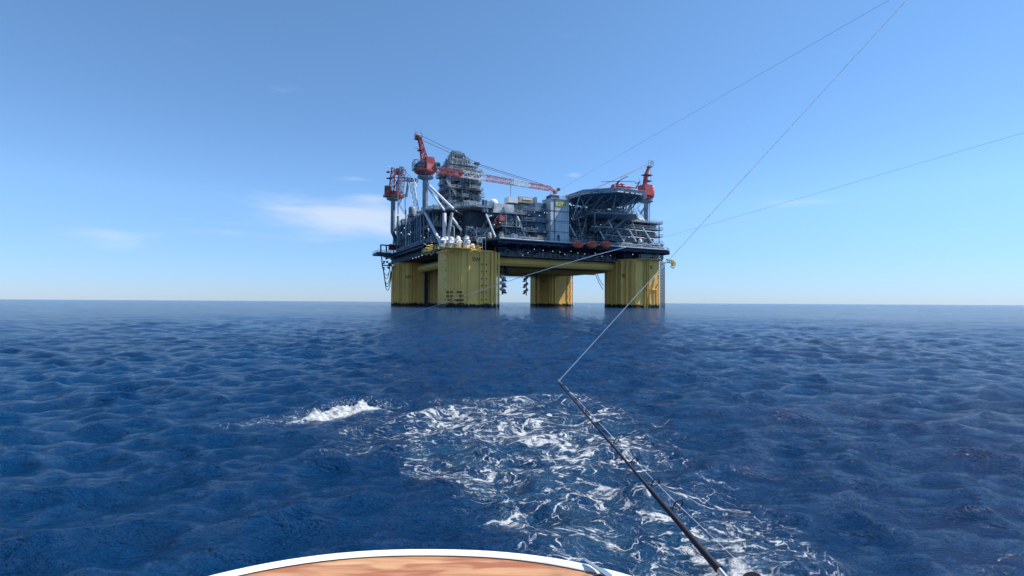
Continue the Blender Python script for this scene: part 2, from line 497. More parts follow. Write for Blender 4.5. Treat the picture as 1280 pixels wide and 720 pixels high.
cols = {}
for nm, (a, b) in dict(SW=(-49, -43), SE=(49, -43), NW=(-49, 43), NE=(49, 43)).items():
    c = part('hull_column', MB().prism([(x + (.9 if nm == 'SE' and x > a else 0), y) for x, y in column_poly(a, b)], -14, 25.6), 'yellow')
    cols[nm] = c
    part('top_flange', MB().prism(column_poly(a, b, 12.5, 5.2), 25.6, 26.2), 'yellow', c)
    # weld seams and fender strips down the shell
    mb = MB()
    for z in (6.5, 12.9, 19.2): mb.prism(column_poly(a, b, 11.84, 5.0), z, z + 0.12)
    for du in (-7.0, 7.0): mb.box(a + du - 0.12, a + du + 0.12, b - 11.93, b - 11.79, 1, 25.6)
    part('weld_seam', mb, 'yellow', c)


def letters(txt, u, v, z, size, face, col):
    cv = bpy.data.curves.new('lettering', 'FONT'); cv.body = txt; cv.size = size; cv.extrude = 0.02; cv.align_x = 'CENTER'; cv.offset = 0.04
    cv.materials.append(M['letter'])
    tmp = bpy.data.objects.new('lettering_source', cv); C.objects.link(tmp)
    bpy.context.view_layer.update()
    me = bpy.data.meshes.new_from_object(tmp.evaluated_get(bpy.context.evaluated_depsgraph_get())); bpy.data.objects.remove(tmp)
    me.materials.clear(); me.materials.append(M['letter'])
    o = bpy.data.objects.new('lettering', me); C.objects.link(o); o.parent = col
    o.location = (u, v, z); o.rotation_euler = (R(90), 0, 0 if face == 'S' else R(-90))
    return o


u, _, z = on_v(594, 326, -55)
letters('SW', on_v(595.5, 326, -55).x, -54.83, on_v(595, 326.5, -55).z, 2.6, 'S', cols['SW'])
letters('SE', on_v(814, 336, -55).x, -54.83, on_v(814, 336.2, -55).z, 2.6, 'S', cols['SE'])
def on_u(px, py, u):
    a = Linv((0, 0, EYE)); b = Linv(Vector((0, 0, EYE)) + ray(px, py)); t = (u - a.x) / (b.x - a.x); return a + (b - a) * t
p = on_u(779, 346.5, 37.2); letters('SE', 37.17, p.y, p.z, 2.6, 'W', cols['SE'])
p = on_v(511.5, 348, 31.2); letters('NW', p.x, 31.17, p.z, 2.6, 'S', cols['NW'])
p = on_v(679, 353, 31.2); letters('NE', p.x, 31.17, p.z, 2.6, 'S', cols['NE'])

# pipes and guide rails on the columns
def vpipe(px, v, z0, z1, r, col, mat='yellow', name='riser_pipe', bend=None):
    p = on_v(px, 360, v)
    pts = [(p.x, v, z0), (p.x, v, z1)]
    if bend:
        pts += [(p.x + bend * (1 - math.cos(t)), v - 0.1, z1 + 3 * math.sin(t)) for t in (0.5, 1.0, 1.5)]
    mb = MB().path(pts, r, 8)
    z = z0 + 4
    while z < z1 - 1:
        mb.box(p.x - r - 0.15, p.x + r + 0.15, v - r, v + r + 0.25, z, z + 0.35); z += 4.8
    return part(name, mb, mat, cols[col], smooth=True)
for px in (600.5, 606, 615, 619.5, 623): vpipe(px, -55.35 - (0.3 if px in (615, 619.5) else 0), -3, 25.4, 0.34 if px < 610 else 0.52, 'SW', 'yellow')
for px in (806, 809): vpipe(px, -55.4, -3, 27.5, 0.35, 'SE', 'yellow2')
def cpipe(u, v, r, col, z1=25.2, mat='yellow'):
    mb = MB().tube((u, v, -3), (u, v, z1), r, 8)
    for k in range(5): mb.box(u - r - .15, u + r + .15, v - r - .1, v + r + .1, 3 + 4.6 * k, 3.3 + 4.6 * k)
    part('riser_pipe', mb, mat, cols[col], smooth=True)
for v in (-51.5, -47.5, -43.5, -40.2): cpipe(36.6, v, 0.45 if v != -47.5 else 0.7, 'SE')
for k in range(3):
    t = (k + 0.5) / 3; cpipe(37.2 + 5 * t - 0.4, -49.8 - 5 * t - 0.4, (0.6, 0.75, 0.5)[k], 'SE', mat='yellow')
for v, r in ((35, .5), (39, .7), (43.5, .55), (48, .7), (52, .4)): cpipe(-61.6, v, r, 'NW')
for k in range(3): cpipe(-59.8 + 1.7 * k, 35.4 - 1.7 * k, 0.45, 'NW')
for u in (-41, -38.6): cpipe(u, 30.7, 0.5, 'NW')
for v in (36, 41): cpipe(36.7, v, 0.45, 'NE')
cpipe(60.6, 31.0, .45, 'NE'); cpipe(56.9, 30.8, .2, 'NE')
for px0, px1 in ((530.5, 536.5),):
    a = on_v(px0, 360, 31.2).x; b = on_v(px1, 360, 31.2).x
    part('recess_shade', MB().box(a, b, 30.5, 31.17, -3, 20.4), 'deckdark', cols['NW'])  # flat dark box; its colour stands in for the shade of a recess
for u in (-55, -53.2, -44.4): cpipe(u, 30.75, .3, 'NW')
for u in (40.5, 43, 52.5): cpipe(u, -55.3, .3, 'SE')
for u in (43.5, 46): cpipe(u, 30.8, .3, 'NE')
# curved mooring guides sweeping down the cut corner of the SW column
for k in range(6):
    t = (k + 0.2) / 5.4
    u0, v0 = -61.1 + 6.0 * t, -49.2 - 5.9 * t
    if t > 0.85: u0, v0 = -55 + 3.2 * (t - .85) * 6, -55.2
    n = Vector((-0.7, -0.7, 0)) if t <= 0.85 else Vector((0, -1, 0))
    side = Vector((-0.7, 0.7, 0))
    pts = []
    for q in range(8):
        a = q / 7 * math.pi / 2
        pts.append(Vector((u0, v0, 0)) + n * (0.35) + side * (2.4 * (1 - math.sin(a))) + Vector((0, 0, 25.4 - 3.4 + 3.4 * math.cos(a))))
    pts.append(Vector((u0, v0, -3)) + n * 0.35)
    part('mooring_guide', MB().path(pts, 0.38, 8), 'yellow', cols['SW'], smooth=True)
# draught marks: rows of dark slots
for py in (365.5, 370.5, 375.5, 380):
    for px in (560, 562.5, 565, 570, 573, 575.5, 578):
        if rnd.random() < 0.2: continue
        mb = MB()
        t = (px - 560) / 18; u0, v0 = -61 + 5.2 * t, -49.9 - 5.2 * t
        zz = EYE + (377.1 - py) / 620 * 222
        mb.box(u0 - .6, u0 + .6, v0 - .85, v0 - .1, zz, zz + 0.55)
        part('draught_mark', mb, 'letter', cols['SW'])
# bolt heads beside the seams
for px in (600.5, 606):
    for z in np.arange(3.5, 22, 3.2):
        u0 = on_v(px + 1.5, 360, -55).x
        part('pipe_clamp', MB().box(u0 - .22, u0 + .22, -55.5, -54.8, z, z + .5), 'letter', cols['SW'])
for z in np.arange(3.5, 24, 4.4): part('pipe_clamp', MB().box(-61.3, -60.9, -48.2, -47.8, z, z + .5), 'letter', cols['SW'])
# yellow strut on the lit foot of the SE column
p = on_v(821, 362, -55.2); q = on_v(815, 373, -55.2)
a = on_v(820, 362, -55.2); 
mb = MB().tube((a.x, -55.5, -2), (a.x, -55.5, a.z), .28, 6).tube((a.x, -55.5, a.z), (a.x - 3.4, -54.6, a.z - 0.2), .3, 6).tube((a.x, -55.6, a.z - .2), (a.x - 3.2, -54.7, a.z - 4), .22, 6).tube((a.x, -55.5, a.z), (a.x + 2.0, -54.8, a.z + 3.2), .28, 6).tube((a.x + 1.6, -55.3, -2), (a.x + 1.6, -55.3, a.z + 4), .22, 6)
part('boat_landing_strut', mb, 'yellow', cols['SE'])

# horizontal hull beams (rounded)
def beam(p0, p1, w=5.0, h=4.0, z=22.5):
    c = 1.2
    prof = [(-w / 2 + c, -h / 2), (w / 2 - c, -h / 2), (w / 2, -h / 2 + c), (w / 2, h / 2 - c), (w / 2 - c, h / 2), (-w / 2 + c, h / 2), (-w / 2, h / 2 - c), (-w / 2, -h / 2 + c)]
    p0 = Vector((*p0, z)); p1 = Vector((*p1, z)); d = (p1 - p0).normalized(); s = Vector((-d.y, d.x, 0))
    mb = MB(); n = len(prof)
    for p in (p0, p1):
        for a, b in prof: mb.v.append(tuple(p + s * a + Vector((0, 0, b))))
    for k in range(n): mb.f.append((k, (k + 1) % n, n + (k + 1) % n, n + k))
    return part('hull_beam', mb, 'yellow')
beam((-37.5, -43), (37.5, -43)); beam((-37.5, 43), (37.5, 43)); beam((-49, -31.5), (-49, 31.5)); beam((49, -31.5), (49, 31.5)); beam((-46.5, -14), (46.5, -14), 3.6, 3.4, 21.2)
# inspection walkway slung below the back beam
mb = MB().box(-37, 37, 38.5, 40, 19.6, 19.8).rail([(-37, 38.5, 19.8), (37, 38.5, 19.8)])
part('inspection_walkway', mb, 'mid')

# main deck
deck = [(-66, -28), (-52, -46), (-41, -62), (59.5, -62), (66, -57), (68, 58), (-66, 58), (-66, 50), (-73, 48), (-73, 35), (-66, 33)]
part('main_deck', MB().prism(deck, 30.75, 31.5), 'dark')
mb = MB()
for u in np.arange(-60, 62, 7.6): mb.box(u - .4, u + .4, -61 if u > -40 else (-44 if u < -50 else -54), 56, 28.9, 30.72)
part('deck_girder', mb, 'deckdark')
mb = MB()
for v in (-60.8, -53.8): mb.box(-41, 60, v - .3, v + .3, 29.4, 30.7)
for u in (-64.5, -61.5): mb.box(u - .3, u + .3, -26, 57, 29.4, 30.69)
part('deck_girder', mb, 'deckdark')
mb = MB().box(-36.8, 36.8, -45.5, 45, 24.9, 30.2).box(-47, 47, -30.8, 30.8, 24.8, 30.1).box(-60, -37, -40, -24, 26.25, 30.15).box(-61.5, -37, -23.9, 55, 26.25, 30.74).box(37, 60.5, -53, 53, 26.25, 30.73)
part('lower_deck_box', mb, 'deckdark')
# truss in front of the lower deck box
mb = MB()
us = np.arange(-36, 37, 6)
for k, u in enumerate(us):
    mb.tube((u, -47.2, 25), (u, -47.2, 30.3), .25, 6)
    if k < len(us) - 1: mb.tube((u, -47.2, 25 if k % 2 else 30), (u + 6, -47.2, 30 if k % 2 else 25), .2, 6)
mb.tube((-37, -47.2, 25.1), (37, -47.2, 25.1), .28, 6)
mb.rail([(-37, -48.6, 25.2), (37, -48.6, 25.2)], 1.2, 2.6, .08)
mb.box(-37, 37, -48.8, -46, 24.95, 25.15)
part('lower_deck_truss', mb, 'grey')
mb = MB()
for k in range(90):
    u = rnd.uniform(-36, 36); w = rnd.uniform(.3, 1.4); h = rnd.uniform(.6, 2.6)
    if rnd.random() < .5: mb.box(u, u + w, -47, -45.6, 25.2, 25.2 + h)
    else: mb.tube((u, -46.4, rnd.uniform(25.3, 29)), (u + rnd.uniform(3, 9), -46.4, rnd.uniform(25.3, 29.5)), rnd.uniform(.08, .25), 6)
part('pipework', mb, 'mid', kind='stuff')
# deck edge kerb and railing
def edge(pts, closed=False): return [(a, b, 31.5) for a, b in pts]
part('deck_railing', MB().rail(edge([(-72.8, 47.5), (-72.8, 35.3), (-65.8, 33.2), (-65.8, -28), (-52, -45.6), (-41, -61.7), (59.3, -61.7), (65.7, -56.8), (67.8, 30)]), 1.3, 2.2, .08), 'mid')
mb = MB().box(-40.9, 59.4, -62.3, -62.02, 31.2, 31.7)
part('deck_edge_kerb', mb, 'pale')

# ---- topside decks
dw = 48.0
def slab(name, u0, u1, v0, v1, z, mat='grey', t=.5, rail=True, front=True):
    o = part(name, MB().box(u0, u1, v0, v1, z - t, z), mat)
    if rail:
        pts = [(u0, v1, z), (u0, v0, z), (u1, v0, z), (u1, v1, z)]
        part('railing', MB().rail(pts, 1.3, 2.3, .08), 'mid', o)
    return o
slab('west_deck', -62.5, -34, -34, 50, dw, 'grey', .9)
slab('mezzanine_deck', -62, -36, -30, 50, 39.5, 'dark')
slab('upper_deck', -34, -11, -53, 40, 45.4, 'grey', .8)
slab('upper_deck', -11, 20, -46, 40, 45.4, 'grey', .8)
slab('mezzanine_deck', -36, -12, -54, 30, 38.6, 'grey', .5)
# west deck wedge in front, below the big crane
part('crane_deck', MB().prism([(-64, -26), (-46, -47), (-34, -47), (-34, -34), (-62, -12)], 47.5, 48.3), 'grey')

# dark plant rooms inside the topsides
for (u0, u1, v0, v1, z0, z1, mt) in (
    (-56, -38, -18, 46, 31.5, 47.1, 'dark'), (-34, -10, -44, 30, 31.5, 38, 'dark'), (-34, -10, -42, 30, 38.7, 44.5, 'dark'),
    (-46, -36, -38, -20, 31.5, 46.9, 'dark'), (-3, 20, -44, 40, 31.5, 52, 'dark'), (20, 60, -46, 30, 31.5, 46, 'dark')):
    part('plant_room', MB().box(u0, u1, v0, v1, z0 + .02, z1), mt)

# fins: columns of the frame
def posts(us, v, z0, z1, r, mat='grey'):
    for u in us: part('deck_post', MB().tube((u, v, z0), (u, v, z1), r, 8), mat, smooth=True)
posts(np.arange(-33, -8, 5.5), -52.5, 31.5, 44.8, .35)
posts(np.arange(22, 62, 6.5), -54, 31.5, 46, .3)
for v in np.arange(-24, 50, 8): part('deck_post', MB().tube((-61.8, v, 31.5), (-61.8, v, 47.2), .4, 8), 'grey', smooth=True)

# clutter of pipes, cabinets, valves: too many to count
def clutter(name, mat, box, n, seed, r=(.08, .3), long=.5, boxes=.35, verts=.4):
    q = random.Random(seed); u0, u1, v0, v1, z0, z1 = box; mb = MB()
    for k in range(n):
        u = q.uniform(u0, u1); v = q.uniform(v0, v1); z = q.uniform(z0, z1); t = q.random()
        if t < boxes:
            w, d, h = q.uniform(.4, 2.2), q.uniform(.4, 2), q.uniform(.4, 2)
            mb.box(u, min(u + w, u1 + 1), v, v + d, z, min(z + h, z1 + .5))
        elif t < boxes + verts * (1 - boxes):
            mb.tube((u, v, z), (u, v, min(z1, z + q.uniform(1, 7))), q.uniform(*r), 6)
        else:
            L_ = q.uniform(2, (u1 - u0) * long + 2)
            if q.random() < .75: mb.tube((u, v, z), (min(u1, u + L_), v, z), q.uniform(*r), 6)
            elif q.random() < .5: mb.tube((u, v, z), (u, min(v1, v + L_), z), q.uniform(*r), 6)
            else: mb.tube((u, v, z), (min(u1, u + L_ * .6), v, min(z1, max(z0, z + q.uniform(-4, 4)))), q.uniform(*r) * .8, 6)
    return part(name, mb, mat, kind='stuff')
zones = [
    ((-34, -12, -53, -45, 31.8, 37.5), 120), ((-34, -12, -52, -43, 39, 44), 110),
    ((-61, -56, -26, 48, 31.8, 46.5), 240), ((-56, -40, -30, -19, 31.8, 46.5), 120), ((-50, -36, -46, -36, 31.8, 38), 60),
    ((20, 60, -53, -46.5, 31.8, 45.5), 330), ((-2, 20, -52, -44.5, 31.8, 52), 240),
    ((-33, 18, -50, 20, 45.6, 48.0), 200), ((-62, -50, -20, 46, 48.2, 52), 130), ((22, 60, -48, -20, 46.2, 49), 200),
    ((-11.5, -3, -57, -46, 31.8, 45), 20), ((-50, -36, -40, 0, 48.5, 52), 60),
]
for k, (bx, n) in enumerate(zones):
    n = int(n * 1.7); clutter('pipework', 'grey', bx, n, 100 + k)
    clutter('pipework', 'mid', bx, n // 3, 200 + k)
    clutter('pipework', 'pale', bx, n // 8, 300 + k, boxes=.5)
    if k in (0, 1, 5, 6, 7, 9): clutter('pipework', 'dark', bx, n // 3, 400 + k)

# east accommodation block: recessed levels with walkways
for z in (35.4, 39.2, 43.0, 46.4):
    slab('walkway', 20, 61.5, -56.5, -46, z, 'grey', .35)
for z in (36, 39.8):
    part('pipe_run', MB().tube((20, -56.8, z + 1.6), (58, -56.8, z + 1.6), .22, 6), 'pale')
part('roof_deck', MB().box(28, 62.5, -55, -10, 46.4, 47.3), 'mid')
for k in range(6):
    u = 32 + 5 * k
    mb = MB().lathe((u, -48 + 3 * (k % 2), 47.3), [(1.5, 0), (1.5, 1.2 + .5 * (k % 3)), (1.0, 2.0 + .5 * (k % 3)), (.2, 2.3 + .5 * (k % 3))], 10)
    part('roof_vent', mb, ('tan', 'mid', 'pale')[k % 3], smooth=True)

# stair tower with clad panels
tl = on_v(688.3, 300, -60.3).x; tr = on_v(711.2, 300, -60.3).x
TZ = on_v(700, 249.5, -60.3).z
tower = part('stair_tower', MB().box(tl, tr, -60.3, -52.5, 31.6, TZ), 'clad')
for k, py in enumerate((264.5, 277, 290.3)):
    zz = on_v(700, py, -60.3).z
    part('panel_joint', MB().box(tl - .03, tr + .03, -60.36, -52.45, zz, zz + .3), 'dark', tower)
part('parapet', MB().box(tl - .25, tr + .25, -60.6, -52.2, TZ, TZ + .4), 'mid', tower)
part('corner_post', MB().box(tl + 2.0, tl + 2.35, -60.45, -60.28, 31.6, TZ), 'dark', tower)
a = on_v(696.5, 293.5, -60.3); b = on_v(699.5, 303, -60.3)
part('door', MB().box(a.x, b.x, -60.42, -60.3, 31.7, a.z), 'dark', tower)
a = on_v(694.6, 252.3, -60.3); b = on_v(709, 258.6, -60.3)
sg = part('sign', MB().box(a.x, b.x, -60.48, -60.32, b.z, a.z), 'sign', tower)
mb = MB(); wz = a.z - b.z; ww = b.x - a.x
for k, (x0, x1, z0, z1) in enumerate(((.18, .24, .25, .75), (.18, .34, .62, .75), (.40, .46, .3, .75), (.40, .56, .3, .42), (.60, .66, .3, .75), (.66, .78, .45, .58), (.80, .85, .3, .7))):
    mb.box(a.x + ww * x0, a.x + ww * x1, -60.53, -60.49, b.z + wz * z0, b.z + wz * z1)
part('lettering', mb, 'olive', sg)
# lower blue block beside the tower
a = on_v(669, 252, -56)
part('annex', MB().box(a.x, tl - .02, -56, -48, 31.6, on_v(675, 253.5, -56).z), 'blue')
for py in (264, 277, 290):
    zz = on_v(670, py, -56.5).z
    slab('walkway', on_v(653, 290, -56.5).x, tl - .1, -58.2, -56.02, zz, 'grey', .25)
# things on top of the tower
mb = MB().rail([(tl, -60, TZ + .4), (tr, -60, TZ + .4), (tr, -53, TZ + .4)], 1.2, 1.5, .07).box(tl + 1.2, tl + 5.5, -59, -54, TZ + .42, TZ + 2.3)
part('roof_cabin', mb, 'dark', tower)
part('roof_vent', MB().tube((tr - 3, -58, TZ + .3), (tr - 1.4, -58, TZ + 2.8), .35, 8), 'white', tower)

# long light diagonal braces across the topsides
def brace(x0, y0, x1, y1, v0, v1=None, r=.42, mat='pale'):
    a = on_v(x0, y0, v0); b = on_v(x1, y1, v1 if v1 is not None else v0)
    return part('brace', MB().tube(a, b, r, 8), mat, smooth=True)
brace(607.5, 267.5, 619.2, 296.5, -54.2, -57); brace(646.5, 270.5, 659, 301, -54, -57)
brace(711.5, 280, 719, 295, -56); brace(750, 289, 755, 299, -58); brace(760, 274, 765, 285, -60)
brace(771.5, 288, 780, 302, -58); brace(785, 285, 795, 302, -58); brace(803, 284.5, 819, 309, -56.5, -58, .38)
for (x0, y0, x1, y1) in ((622, 270, 607, 296), (634, 279, 644, 300), (660, 272, 649, 300), (613, 283, 604, 295), (668, 268, 676, 285)):
    brace(x0, y0, x1, y1, -50.5, None, .25, 'grey')
for (x0, y0, x1, y1) in ((720, 262, 728, 300), (734, 268, 726, 299), (742, 275, 756, 300), (768, 275, 752, 300), (776, 277, 762, 300), (790, 282, 780, 300), (739, 283, 764, 284)):
    brace(x0, y0, x1, y1, -57.5, None, .28, 'grey' if y1 != 284 else 'pale')

# braces and posts below the big crane
vw = -30
def b3(x0, y0, d0, x1, y1, d1, r, mat='pale', name='brace'):
    return part(name, MB().tube(at_d(x0, y0, d0), at_d(x1, y1, d1), r, 10), mat, smooth=True)
b3(533.5, 229, 250, 567, 261.5, 236, .62); b3(533.5, 233, 250, 555.5, 263, 236, .5)
b3(531.5, 266, 246, 549.5, 301, 232, .75); b3(555.5, 267, 234, 555.5, 299, 231, .95)
b3(565, 266, 232, 559.5, 299, 231, .75, 'mid'); b3(564, 271, 232, 577, 288, 233, .6)
b3(546.5, 271, 240, 535, 291, 240, .35, 'grey'); b3(569, 263, 234, 578, 268, 240, .35, 'mid')
mb = MB().path([at_d(562, 300, 230), at_d(562, 284, 230), at_d(564, 282.5, 230), at_d(567, 283, 230), at_d(567.6, 285, 230), at_d(567.6, 298, 230)], .28, 8)
part('vent_loop', mb, 'mid', smooth=True)
for px in (541, 544.5, 551):
    b3(px, 266, 246, px - .5, 300, 246, .3, 'grey', 'deck_post')

# vertical structures along the west face (columns, ducts, caissons)
for k, (px, y0, y1, d, r, mt) in enumerate(((497.5, 270, 307, 283, .9, 'grey'), (502, 275, 308, 278, .55, 'mid'), (507.5, 262, 308, 268, .6, 'pale'), (511.5, 272, 306, 266, .5, 'grey'), (516, 268, 305, 262, .7, 'mid'), (521.5, 268, 304, 258, .5, 'grey'), (526, 266, 303, 252, .55, 'grey'))):
    b3(px, y0, d, px, y1, d, r * .75, 'dark' if k % 3 == 1 else 'grey' if mt != 'pale' else 'mid', 'service_duct')
t = at_d(515.5, 266.5, 264)
part('storage_tank', MB().lathe((t.x, t.y, dw), [(2.0, 0), (2.1, .1), (2.1, 4.6), (1.6, 5.3), (.3, 5.6)], 14), 'grey', smooth=True)
t = at_d(541, 263, 250)
part('equipment_crate', MB().box(t.x + 4, t.x + 8, t.y, t.y + 3, 48.3, 50.6), 'blue')

# roof plant on the upper deck
def rbox(name, x0, y0, x1, y1, v, dep, mat, zb=None, top=None):
    a = on_v(x0, y0, v); b = on_v(x1, y1, v); z0 = b.z if zb is None else zb
    return part(name, MB().box(a.x, b.x, v, v + dep, z0, a.z, (a.x + top, b.x, v + .5, v + dep) if top else None), mat)
rbox('air_handler', 616.5, 253, 643, 266, -48, 7, 'mid', 45.4, 1.0)
rbox('exhaust_housing', 636, 245.5, 647.5, 254, -46, 5, 'pale')
rbox('exhaust_stand', 637, 254, 646.5, 266, -45, 4, 'dark', 45.4)
h = rbox('generator_housing', 649, 245.3, 671.5, 255, -44, 8, 'tan')
rbox('generator_base', 651, 255, 676, 268, -43, 7, 'grey', 45.4)
a = on_v(653.5, 247.5, -44.02); b = on_v(665, 250.6, -44.02)
part('louvre', MB().box(a.x, b.x, -44.2, -44.01, b.z, a.z), 'white', h)
a = on_v(667.5, 246, -44.02); b = on_v(671, 254, -44.02)
part('filter_door', MB().box(a.x, b.x, -44.2, -44.01, b.z, a.z), 'grey', h)
t = on_v(616, 255, -44)
part('pressure_tank', MB().lathe((t.x, -44, t.z), [(.3, -3.2), (1.7, -2.6), (2.2, -1.6), (2.2, 3.6), (1.7, 4.6), (.3, 5.2)], 16, 'v'), 'white', smooth=True)
for px in (604.5, 608): 
    t = on_v(px, 262, -46); part('storage_tank', MB().lathe((t.x, -46, 45.4), [(.95, 0), (.95, 5.6), (.3, 6.2)], 12), 'blue' if px < 606 else 'grey', smooth=True)
for px in (672, 676, 681):
    t = on_v(px, 250, -50); part('roof_vent', MB().lathe((t.x, -50, TZ - 3.4), [(.7, 0), (.7, 1.8), (1.0, 2), (.2, 2.8)], 10), 'pale', smooth=True)
t = on_v(638.3, 246, -40)
mb = MB().tube((t.x, -40, t.z), (t.x, -40, t.z + 9.5), .22, 6).box(t.x - 1.3, t.x + 1.3, -40.5, -39.5, t.z + 6.2, t.z + 6.7).box(t.x - .7, t.x + .7, -40.3, -39.7, t.z + 6.7, t.z + 7.6)
part('boom_rest', mb, 'mid')
# white slanted intake
a = at_d(631.5, 279.5, 238); b = at_d(636, 296, 236)
part('intake_duct', MB().tube(a, b, .9, 8, .6), 'white', smooth=True)
for (px, py, v, r_, h_, mt) in ((627, 292, -52, 1.3, 3.6, 'tan'), (641, 294, -53, 1.0, 3.0, 'pale'), (650, 290, -52, .9, 4.2, 'mid'), (612, 292, -53, .9, 2.6, 'tan')):
    t = on_v(px, py, v); part('storage_tank', MB().lathe((t.x, v, 31.5), [(r_, 0), (r_, h_), (r_ * .7, h_ + .6), (.2, h_ + .8)], 12), mt, smooth=True)

# helideck: octagon on a fan of struts
HC = (16.5, -64.0); HZ = 54.7; HR = 19.2
def octo(r, off=22.5): return [(HC[0] + r * math.cos(R(off + 45 * k)), HC[1] + r * math.sin(R(off + 45 * k))) for k in range(8)]
def ngon(r, n=24):
    pts = []; oc = octo(r)
    for k in range(n):
        t = 8 * k / n; i = int(t); f = t - i; a, b = oc[i % 8], oc[(i + 1) % 8]; pts.append((a[0] + (b[0] - a[0]) * f, a[1] + (b[1] - a[1]) * f))
    return pts
hd = part('helideck', MB().prism(ngon(HR), HZ - .45, HZ), 'grey')
mb = MB()
for k in range(-5, 6):
    w = math.sqrt(max(0, (HR - .6) ** 2 - (k * 3.1) ** 2))
    mb.box(HC[0] - w, HC[0] + w, HC[1] + k * 3.1 - .2, HC[1] + k * 3.1 + .2, HZ - 1.5, HZ - .47)
    mb.box(HC[0] + k * 3.1 - .2, HC[0] + k * 3.1 + .2, HC[1] - w, HC[1] + w, HZ - 1.25, HZ - .48)
part('underside_beams', mb, 'grey', hd)
rg = [(p[0], p[1], HZ - .9) for p in ngon(HR - .3)]
part('rim_tube', MB().path(rg, .34, 8, closed=True), 'pale', hd)
mb = MB(); o1 = ngon(HR + .2, 48); o2 = ngon(HR + 1.7, 48)
for k in range(48):
    mb.tube((*o1[k], HZ - .3), (*o2[k], HZ + .5), .09, 4)
for r_, z_ in ((HR + .9, HZ + .15), (HR + 1.7, HZ + .5)):
    mb.path([(p[0], p[1], z_) for p in ngon(r_, 48)], .08, 4, closed=True)
net = ngon(HR + .3, 48); net2 = ngon(HR + 1.6, 48); i0 = len(mb.v)
mb.v += [(p[0], p[1], HZ - .25) for p in net] + [(p[0], p[1], HZ + .42) for p in net2] + [(p[0], p[1], HZ - .19) for p in net] + [(p[0], p[1], HZ + .48) for p in net2]
for k in range(48):
    a, b = i0 + k, i0 + (k + 1) % 48; mb.f.append((a, b, b + 48, a + 48)); mb.f.append((a + 96, a + 144, b + 144, b + 96))
part('safety_net', mb, 'pale', hd)
nodes = [((2, -56, 43.5), ((-.5, -66), (4, -70), (9, -60))), ((10, -58, 46.8), ((3, -62), (7, -75), (14, -72), (17, -63))),
         ((22, -62, 46.8), ((13, -76), (18, -79), (24, -78), (29, -70))), ((31, -60, 46.8), ((25, -76), (30, -73), (34, -66), (33, -58))),
         ((39, -57, 46.8), ((33, -66), (34.5, -60)))]
for nd, tops in nodes:
    for k, (tu, tv) in enumerate(tops):
        part('strut', MB().tube(nd, (tu, tv, HZ - 1.2), .25, 8), 'mid' if k % 2 else 'pale', hd, smooth=True)
    part('strut', MB().tube(nd, (nd[0], nd[1], HZ - 1.2), .3, 8), 'grey', hd, smooth=True)
for k in range(26):
    a_ = rnd.choice(ngon(HR - 1.2)); nd = (rnd.uniform(2, 38), rnd.uniform(-58, -52), rnd.uniform(45, 50))
    part('strut', MB().tube(nd, (a_[0], a_[1], HZ - 1.3), .13, 6), 'grey', hd, smooth=True)
ch = [n_[0] for n_ in nodes]
for k in range(4):
    m_ = [(ch[k][i] + ch[k + 1][i]) / 2 for i in range(3)]; part('strut', MB().tube(m_, (m_[0], m_[1] - 3, HZ - 1.2), .2, 6), 'mid', hd, smooth=True)
mb = MB().path([n_[0] for n_ in nodes], .3, 8)
part('lower_chord', mb, 'mid', hd)
# second platform below the helideck
lp = [(6, -54), (9, -66), (30, -71), (39, -62), (39, -54)]
l2 = part('lower_platform', MB().prism(lp, 46.2, 46.9), 'grey')
part('railing', MB().rail([(a, b, 46.9) for a, b in lp], 1.2, 2, .08), 'mid', l2)
clutter('pipework', 'mid', (10, 34, -62, -52, 47, 51.5), 90, 71); clutter('pipework', 'pale', (12, 34, -61, -52, 48.5, 51), 30, 72, boxes=.5)
clutter('pipework', 'grey', (6, 38, -58, -50, 40, 51), 150, 73)
for (u0, u1) in ((9, 16), (23, 16), (30, 24), (36, 44)):
    part('brace', MB().tube((u0, -65 if u0 < 36 else -60, 46.4), (u1, -55.5, 38.5), .35, 8), 'mid', smooth=True)
# access stair from helideck down to the crane post
mb = MB().stair(at_d(803, 253, 262), at_d(787, 271, 262), 1.4).stair(at_d(797, 262, 262), at_d(806, 272, 262), 1.2)
part('access_stair', mb, 'mid')
for (x0, y0, x1, y1) in ((796, 246, 785, 264), (791, 250, 781, 268), (784, 252, 782, 268)): b3(x0, y0, 258, x1, y1, 262, .3, 'mid', 'strut')

# under-deck and deck floodlights, lit
def lamp(p, r=.16): part('floodlight', MB().lathe(p, [(.02, -r), (r * .7, -r * .7), (r, 0), (r * .7, r * .7), (.02, r)], 8), 'lamp', smooth=True)
for (px, py) in ((653.5, 319), (660, 316), (668, 311.5), (679, 313), (691, 314), (700, 315), (706, 318), (714, 314), (722.5, 316.5), (731, 317.5), (744, 316.5), (752.5, 320.5), (763, 319.5)):
    lamp(on_v(px, py, -49.2))
for (px, py, v) in ((516, 323, -20), (520, 322, -24), (523.5, 321, -26), (527.5, 319, -30), (532, 317.5, -34), (791, 318, -56)): lamp(on_v(px, py, v), .18)
for k in range(34):
    px, py = rnd.choice([(rnd.uniform(604, 668), rnd.uniform(268, 300)), (rnd.uniform(714, 800), rnd.uniform(262, 300)), (rnd.uniform(498, 552), rnd.uniform(284, 304)), (rnd.uniform(655, 686), rnd.uniform(262, 298))])
    lamp(on_v(px, py, -57.2 if px > 600 else -38), rnd.uniform(.11, .19))

